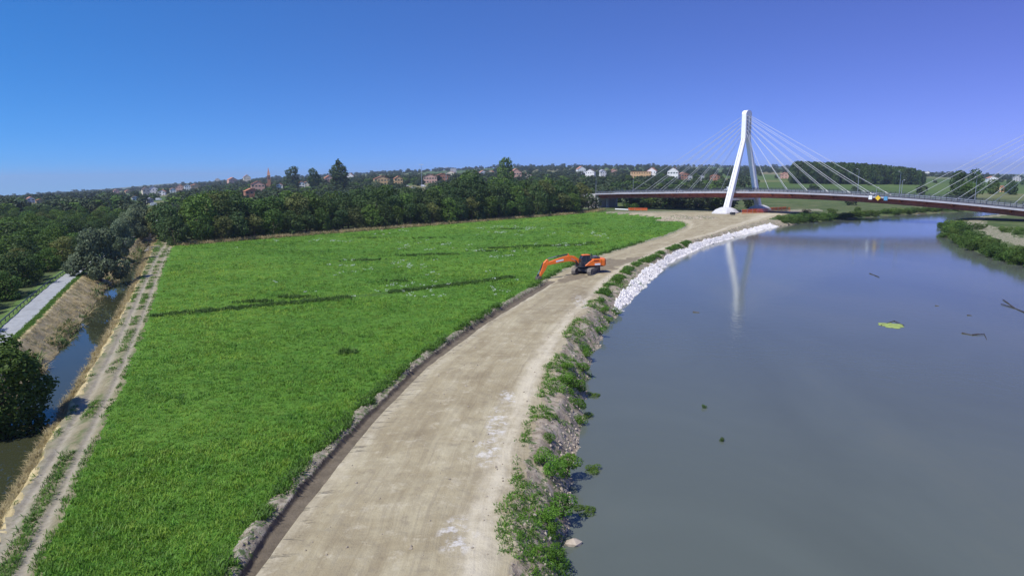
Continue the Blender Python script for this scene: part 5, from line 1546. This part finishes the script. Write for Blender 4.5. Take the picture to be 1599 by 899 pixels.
for k, (px, py, h) in enumerate(sorted(lb)):
    p = at(px, py - 1)
    plant('bank_bush', (p[0], p[1], p[2] - 0.3), h, bush_dk[k % 3], 2.0, random.uniform(1.2, 1.7), 'dark bush on the bank under the bridge, %s from the left' % ordinal(k + 1), 'bush', 'bushes on the bank under the bridge')
for k, (px, py, h) in enumerate([(985, 327, 4.5), (1003, 325, 3.5), (1046, 326, 2.4), (1066, 324, 3.0), (1092, 325, 2.4), (1104, 326, 2.0), (1176, 332, 1.6)]):
    p = at(px, py)
    plant('site_bush', (p[0], p[1], p[2] - 0.3), h, bush_dk[k % 3], 2.0, 1.4, 'small dark bush below the bridge left of the pylon base, %s from the left' % ordinal(k + 1), 'bush', 'bushes by the pylon base')

# ------------------------------------------------------------------ small things of the place
MT['safety'] = plain('orange_mesh', (0.72, 0.13, 0.03), 0.8, 0.15, 1.0)
MT['wood'] = plain('weathered_wood', (0.42, 0.39, 0.33), 0.9, 0.2, 2.0)
def mesh_fence(pixs, h, label):
    P = [at(a, b) for a, b in pixs]
    o0 = P[0]
    t = empty('safety_fence', tuple(o0), 0, label, 'fence', 'orange site fences')
    for a, b in zip(P[:-1], P[1:]):
        L = np.linalg.norm((b - a)[:2]); n = max(1, int(L / 3))
        for k in range(n):
            q0 = a + (b - a) * k / n - o0; q1 = a + (b - a) * (k + 1) / n - o0
            q0[2] = float(gz(*(q0 + o0)[:2], False)) - o0[2]; q1[2] = float(gz(*(q1 + o0)[:2], False)) - o0[2]
            MB().tube((q0[0], q0[1], q0[2] - 0.2), (q0[0], q0[1], q0[2] + h + 0.15), 0.05, 6).build('post', MT['galv'], t)
            d = (q1 - q0) * 0.985
            mb = MB(); nr2 = 7
            for r_ in range(nr2):
                z = 0.15 + (h - 0.2) * r_ / (nr2 - 1)
                mb.bar((q0[0], q0[1], q0[2] + z), (q0[0] + d[0], q0[1] + d[1], q0[2] + d[2] + z), 0.02, 0.10)
            for c_ in range(9):
                w_ = q0 + d * (c_ + 0.5) / 9
                mb.bar((w_[0], w_[1], w_[2] + 0.12), (w_[0], w_[1], w_[2] + h), 0.14, 0.016)
            mb.build('mesh_panel', MT['safety'], t)
mesh_fence([(1158, 334), (1200, 332), (1234, 330)], 1.9, 'orange safety mesh fence along the bank right of the pylon')
mesh_fence([(1170, 330.5), (1228, 327)], 1.3, 'second orange safety mesh fence just behind the one right of the pylon')
mesh_fence([(981, 328.5), (1011, 329)], 1.3, 'orange safety mesh fence below the left end of the bridge')

# a black hand rail along the outer edge of the cycle path
t = empty('path_railing', tuple(at(40, 477)), 0, 'thin dark railing along the left edge of the cycle path', 'railing')
o0 = np.array(t.location); ysr = np.arange(44, 150, 2.2)
pr = [np.array([float(ex('path_l', y_)) - 0.35, y_, 0.28]) - o0 for y_ in ysr]
for q in pr: MB().tube((q[0], q[1], q[2]), (q[0], q[1], q[2] + 0.5), 0.05, 6).build('post', MT['rail'], t)
for zz in (0.48,):
    mb = MB()
    for a, b in zip(pr[:-1], pr[1:]): mb.tube((a[0], a[1], a[2] + zz), (b[0], b[1], b[2] + zz), 0.07, 6)
    mb.build('rail', MT['rail'], t)

def footbridge(pa_, pb_, w, label):
    a, b = unproj(*pa_, -1.2), unproj(*pb_, -1.2)
    t = empty('footbridge', tuple(a), 0, label, 'footbridge', 'plank bridges over the canal')
    d = b - a; L = np.linalg.norm(d); d /= L; r_ = np.array([-d[1], d[0], 0]) * w / 2
    for sg in (-1, 1):
        MB().bar(tuple(r_ * sg * 0.8 - d), tuple(d * (L + 1) + r_ * sg * 0.8), 0.15, 0.2).build('beam', MT['wood'], t)
        MB().bar(tuple(r_ * sg + np.array([0, 0, 0.9])), tuple(d * L + r_ * sg + np.array([0, 0, 0.9])), 0.07).build('hand_rail', MT['wood'], t)
        for k in range(4):
            q = d * L * k / 3 + r_ * sg; MB().bar(tuple(q), tuple(q + np.array([0, 0, 0.9])), 0.08).build('post', MT['wood'], t)
    n = int(L / 0.4) + 4
    me_ = MB().box((0, 0, 0), (0.34, w, 0.06)).mesh('plank', plain('pale_plank', (0.6, 0.57, 0.5), 0.9, 0.15, 2.0))
    for k in range(n):
        q = d * (k * 0.4 - 0.6); o = link('plank', me_, t); o.location = (q[0], q[1], 0.14); o.rotation_euler = (0, 0, math.atan2(d[1], d[0]))
footbridge((229, 375.5), (253, 373.5), 1.2, 'pale plank footbridge over the far end of the canal')
footbridge((232, 391), (249, 389.5), 0.5, 'narrow plank across the canal in front of the footbridge')

# vehicles
def car(px, py, yaw, col, label, lift=0.0, loc=None, group='cars parked in the village', van=False):
    p = at(px, py) if loc is None else np.array(loc)
    t = empty('van' if van else 'car', (p[0], p[1], p[2] + lift), yaw, label, 'van' if van else 'car', group)
    m = plain('car_paint_%s' % label[:12], col, 0.3, 0.04, 1.0, 0.6)
    if van:
        MB().prism([(2.5, .45), (-2.5, .45), (-2.5, 2.3), (1.3, 2.3), (1.9, 1.35), (2.5, 1.15)], -0.95, 0.95).build('body', m, t, bevel=0.06)
        MB().prism([(1.95, 1.38), (1.35, 2.15), (1.0, 2.15), (1.0, 1.38)], -0.965, 0.965).build('window', MT['glass'], t)
    else:
        MB().prism([(2.1, .35), (-2.1, .35), (-2.1, .95), (-1.9, 1.0), (1.2, .98), (2.05, .8)], -0.85, 0.85).build('body', m, t, bevel=0.06)
        MB().prism([(0.95, 0.99), (-1.75, 1.0), (-1.3, 1.5), (0.3, 1.5)], -0.72, 0.72).build('cabin', MT['glass'], t, bevel=0.05)
        MB().prism([(0.28, 1.5), (-1.28, 1.5), (-1.2, 1.55), (0.2, 1.55)], -0.68, 0.68).build('roof', m, t)
    for sx in (-1.3, 1.3):
        for sy in (-0.8, 0.8):
            w = MB().tube((sx, sy - 0.1, 0.32), (sx, sy + 0.1, 0.32), 0.32, 12).build('wheel', MT['machine_grey'], t)
    for sy in (-0.6, 0.6):
        MB().box((2.06 if not van else 2.5, sy, 0.7 if not van else 0.95), (0.08, 0.3, 0.14)).build('headlight', MT['decal'], t)
    return t
byaw = math.atan2(BDIR[1], BDIR[0])
q = bpt(57, -3, deck_z(57)); car(0, 0, byaw, (0.75, 0.76, 0.78), 'white car driving over the bridge under the outer left-hand cable', 0.02, q, 'traffic on the bridge')
q = bpt(-9, 3, deck_z(-9)); car(0, 0, byaw + math.pi, (0.7, 0.72, 0.75), 'white van on the bridge just left of the pylon', 0.02, q, 'traffic on the bridge', True)
q = bpt(-33, -3, deck_z(-33)); car(0, 0, byaw, (0.62, 0.64, 0.7), 'silver car on the bridge among the left-hand cables', 0.02, q, 'traffic on the bridge')
car(636, 291, 0.4, (0.72, 0.73, 0.75), 'white car at the left of the car park behind the wood')
car(646, 294, -0.3, (0.6, 0.62, 0.66), 'silver car in the middle of the car park behind the wood')
car(661, 292, 0.1, (0.7, 0.7, 0.72), 'pale van at the foot of the lamp mast in the car park', van=True)
car(652, 288, 0.2, (0.05, 0.06, 0.10), 'dark blue car at the back of the car park')
car(248, 313, 0.3, (0.7, 0.72, 0.75), 'white van by the allotments above the yellow machine', van=True)
car(206, 329, 0.2, (0.72, 0.73, 0.75), 'white car in the meadow left of the canal end')
# tall lamp masts
def mast(px, py, tp, label):
    p = at(px, py); h = (py - tp) * p[1] / F_PX
    t = empty('lamp_mast', tuple(p), 0, label, 'lamp mast')
    MB().tube((0, 0, 0), (0, 0, h), 0.28, 8, 0.12).build('pole', MT['galv'], t)
    MB().bar((-2.2, 0, h), (2.2, 0, h), 0.2).build('cross_arm', MT['galv'], t)
    for k in (-1.8, 0, 1.8): MB().box((k, -0.2, h - 0.25), (0.9, 0.4, 0.35)).build('floodlight', MT['white_paint'], t, bevel=0.05)
mast(659, 296, 258, 'tall lamp mast above the car park behind the wood')
mast(697, 290, 262, 'thin mast behind the village roofs left of the wide green tree')
# yellow digger at the far end of the canal
p = at(258, 333)
t = empty('yellow_digger', tuple(p), math.radians(200), 'small yellow machine standing past the end of the canal', 'machine')
MT['yellow'] = plain('yellow_paint', (0.78, 0.50, 0.03), 0.5, 0.1, 1.0)
MB().box((0, 0, 1.4), (3.2, 2.2, 1.2)).build('body', MT['yellow'], t, bevel=0.15)
MB().box((0.4, 0.4, 2.8), (1.4, 1.2, 1.6)).build('cab', MT['white_paint'], t, bevel=0.1)
MB().bar((1.2, -0.4, 1.6), (3.0, -0.4, 3.6), 0.4).bar((3.0, -0.4, 3.6), (4.2, -0.4, 1.2), 0.3).build('arm', MT['yellow'], t)
MB().box((4.2, -0.4, 0.8), (0.8, 0.9, 0.8)).build('bucket', MT['bucket_steel'], t, bevel=0.1)
for sg in (-1, 1): MB().box((0, sg * 0.95, 0.4), (3.4, 0.55, 0.8)).build('track', MT['machine_grey'], t, bevel=0.2)
# covered stacks and sheets by the allotments
for px, py, w, d, h, col, lab in ((268, 336, 9, 1.4, 0.7, (0.62, 0.62, 0.58), 'pale low stack right of the small yellow machine'), (192, 347, 9, 1.6, 0.7, (0.68, 0.68, 0.68), 'long white covered stack in the meadow left of the willows'),
                                   (161, 336, 8, 3.0, 1.6, (0.25, 0.45, 0.47), 'turquoise tarpaulin heap in the thicket on the left'), (193, 329, 3, 2.5, 2.2, (0.6, 0.5, 0.3), 'straw-coloured stack in the meadow left of the canal'), (240, 321, 5, 2.5, 2.0, (0.55, 0.6, 0.62), 'pale greenhouse tunnel by the allotments')):
    p = at(px, py); r_ = math.atan2(p[1], p[0]) - math.pi / 2
    t = empty('covered_stack', tuple(p), r_, lab, 'stack')
    MB().prism([(-w / 2, 0), (w / 2, 0), (w / 2 - 0.2, h * 0.8), (w * 0.2, h), (-w * 0.25, h * 0.95), (-w / 2 + 0.2, h * 0.75)], -d / 2, d / 2).build('cover', plain('cover_' + lab[:9], col, 0.6, 0.1, 1.0), t, bevel=0.1)
    MB().box((0, 0, 0.05), (w + 0.4, d + 0.4, 0.1)).build('pallet', MT['wood'], t)
# construction mound left of the pylon, white pipe and stones by the abutment, small generator at the footing
def mound(px, py, rx, ry, h, label, m):
    p = at(px, py); V_, F_ = [], []
    n, k = 28, 7
    for j in range(k + 1):
        rr = 1 - j / k
        for i in range(n):
            a = 6.283 * i / n
            nz = 0.8 + 0.4 * float(vnoise(p[0] + rx * rr * math.cos(a), p[1] + ry * rr * math.sin(a), 2.0, 81))
            x_ = p[0] + rx * rr * math.cos(a) * nz; y_ = p[1] + ry * rr * math.sin(a) * nz
            V_.append((x_ - p[0], y_ - p[1], float(gz(x_, y_, False)) - p[2] - 0.3 + (h + 0.3) * smooth01(1 - rr) * nz))
    for j in range(k):
        for i in range(n): F_.append((j * n + i, j * n + (i + 1) % n, (j + 1) * n + (i + 1) % n, (j + 1) * n + i))
    o = link('soil_mound', np_mesh('soil_mound', V_, F_, m, smooth=True)); o.location = tuple(p)
    tag(o, label, 'soil mound')
mound(1055, 343, 11, 8, 1.8, 'long mound of grey-brown spoil left of the pylon base', GM['riverbank'])
mound(1095, 341, 9, 6, 1.2, 'lower spoil mound between the long mound and the pylon base', GM['riverbank'])
p = at(1144, 336)
t = empty('generator', tuple(p), 0.4, 'small dark generator standing in front of the pylon footing', 'generator')
MB().box((0, 0, 0.75), (2.2, 1.1, 1.0)).build('housing', MT['machine_grey'], t, bevel=0.08)
MB().tube((-0.7, 0, 1.25), (-0.7, 0, 1.6), 0.08, 8).build('exhaust', MT['galv'], t)
for sg in (-1, 1): MB().tube((0.2, sg * 0.6, 0.28), (0.2, sg * 0.7, 0.28), 0.28, 12).build('wheel', MT['machine_grey'], t)
a, b = at(961, 327.5), at(983, 328.5)
mb = MB().tube(tuple(a + [0, 0, .3]), tuple(b + [0, 0, .3]), 0.3, 10); o = mb.build('white_pipe', MT['white_paint'])
tag(o, 'white pipe lying on the ground below the left bridge abutment', 'pipe')
# floating things on the river
def on_water(px, py): return unproj(px, py, -1.985)
p = on_water(1392, 508)
V_ = []; n = 40
for j in range(5):
    for i in range(n):
        a = 6.283 * i / n; r_ = (1 - j / 5) * (1 + 0.25 * math.sin(3 * a + 1) * 0.5 + 0.12 * math.sin(7 * a))
        V_.append((1.35 * r_ * math.cos(a), 1.5 * r_ * math.sin(a), 0.005 + 0.05 * (j > 0) + 0.05 * random.random() * (j > 0)))
F_ = [(j * n + i, j * n + (i + 1) % n, (j + 1) * n + (i + 1) % n, (j + 1) * n + i) for j in range(4) for i in range(n)] + [tuple([4 * n + i, 4 * n + i + 1, 4 * n + n - 2 - i, 4 * n + n - 1 - i]) for i in range(n // 2 - 1)]
o = link('algae_mat', np_mesh('algae_mat', V_, F_, plain('algae', (0.26, 0.33, 0.09), 0.9, 0.3, 3.0), smooth=True)); o.location = tuple(p)
tag(o, 'yellow-green floating mat of algae on the river', 'algae mat')
MT['wet_wood'] = plain('wet_wood', (0.06, 0.05, 0.045), 0.6, 0.3, 3.0)
def branch(segs, r, label):
    r *= 0.6
    P = [[on_water(a, b) for a, b in s_] for s_ in segs]
    o0 = P[0][0]; mb = MB()
    for s_ in P:
        for i in range(len(s_) - 1):
            a, b = s_[i] - o0, s_[i + 1] - o0
            mb.tube(tuple(a + [0, 0, 0.05]), tuple(b + [0, 0, 0.08 if i % 2 else 0.0]), r * (1 - 0.25 * i), 6, r * (0.75 - 0.2 * i))
    o = mb.build('drift_branch', MT['wet_wood']); o.location = tuple(o0); tag(o, label, 'branch', 'branches adrift on the river')
branch([[(1605, 490), (1584, 481), (1563, 475)], [(1584, 481), (1575, 474), (1566, 468)]], 0.16, 'forked dead branch drifting by the right edge of the picture')
branch([[(1502, 520), (1518, 523), (1537, 522), (1541, 530)], [(1518, 523), (1528, 521)]], 0.13, 'bent dark branch drifting right of the algae mat')
branch([[(1358, 427), (1366, 430), (1373, 433)]], 0.14, 'short dark stick afloat below the bridge reflection')
branch([[(1510, 492), (1518, 492.5)]], 0.10, 'tiny stick adrift between the algae mat and the forked branch')
branch([[(1460, 477), (1466, 477.5)]], 0.10, 'tiny stick adrift above the algae mat')
branch([[(1082, 487), (1092, 488)]], 0.14, 'short dark stick adrift left of the pylon reflection')
branch([[(1376, 508), (1396, 501), (1412, 509)]], 0.10, 'curved twig lying along the algae mat')
for k, (px, py) in enumerate(((925, 617), (918, 650), (930, 735), (912, 797), (1128, 688), (1100, 636))):
    p = on_water(px, py)
    o = plant('water_weed', (p[0], p[1], -2.15), 0.45, bush_dk[k % 3], 2.0, 2.4 if k < 4 else 0.8, 'clump of weed floating on the river, %s of those drifting off the near bank' % ordinal(k + 1), 'water weed', 'weed floating off the near bank')
p = on_water(895, 848)
o = link('boulder', rock(77, MT['pebble'], 0.7)); o.location = (p[0], p[1], -2.0); o.scale = (1.1, 0.8, 0.8); tag(o, 'single pale boulder standing in the water at the near bank', 'boulder')

# ------------------------------------------------------------------ thin summer haze
hb = MB().box((0, 0, 0), (19600, 10200, 360))
hm = bpy.data.materials.new('haze_air'); hm.use_nodes = True
hm.node_tree.nodes.remove(hm.node_tree.nodes['Principled BSDF'])
pv = hm.node_tree.nodes.new('ShaderNodeVolumePrincipled')
pv.inputs['Color'].default_value = (0.72, 0.84, 1.0, 1); pv.inputs['Density'].default_value = 0.00011; pv.inputs['Anisotropy'].default_value = 0.2
hm.node_tree.links.new(pv.outputs[0], hm.node_tree.nodes['Material Output'].inputs['Volume'])
ho = hb.build('haze', hm); ho.location = (0, 4600, -45); tag(ho, 'thin pale blue summer haze over the far country', 'haze', None, 'stuff')
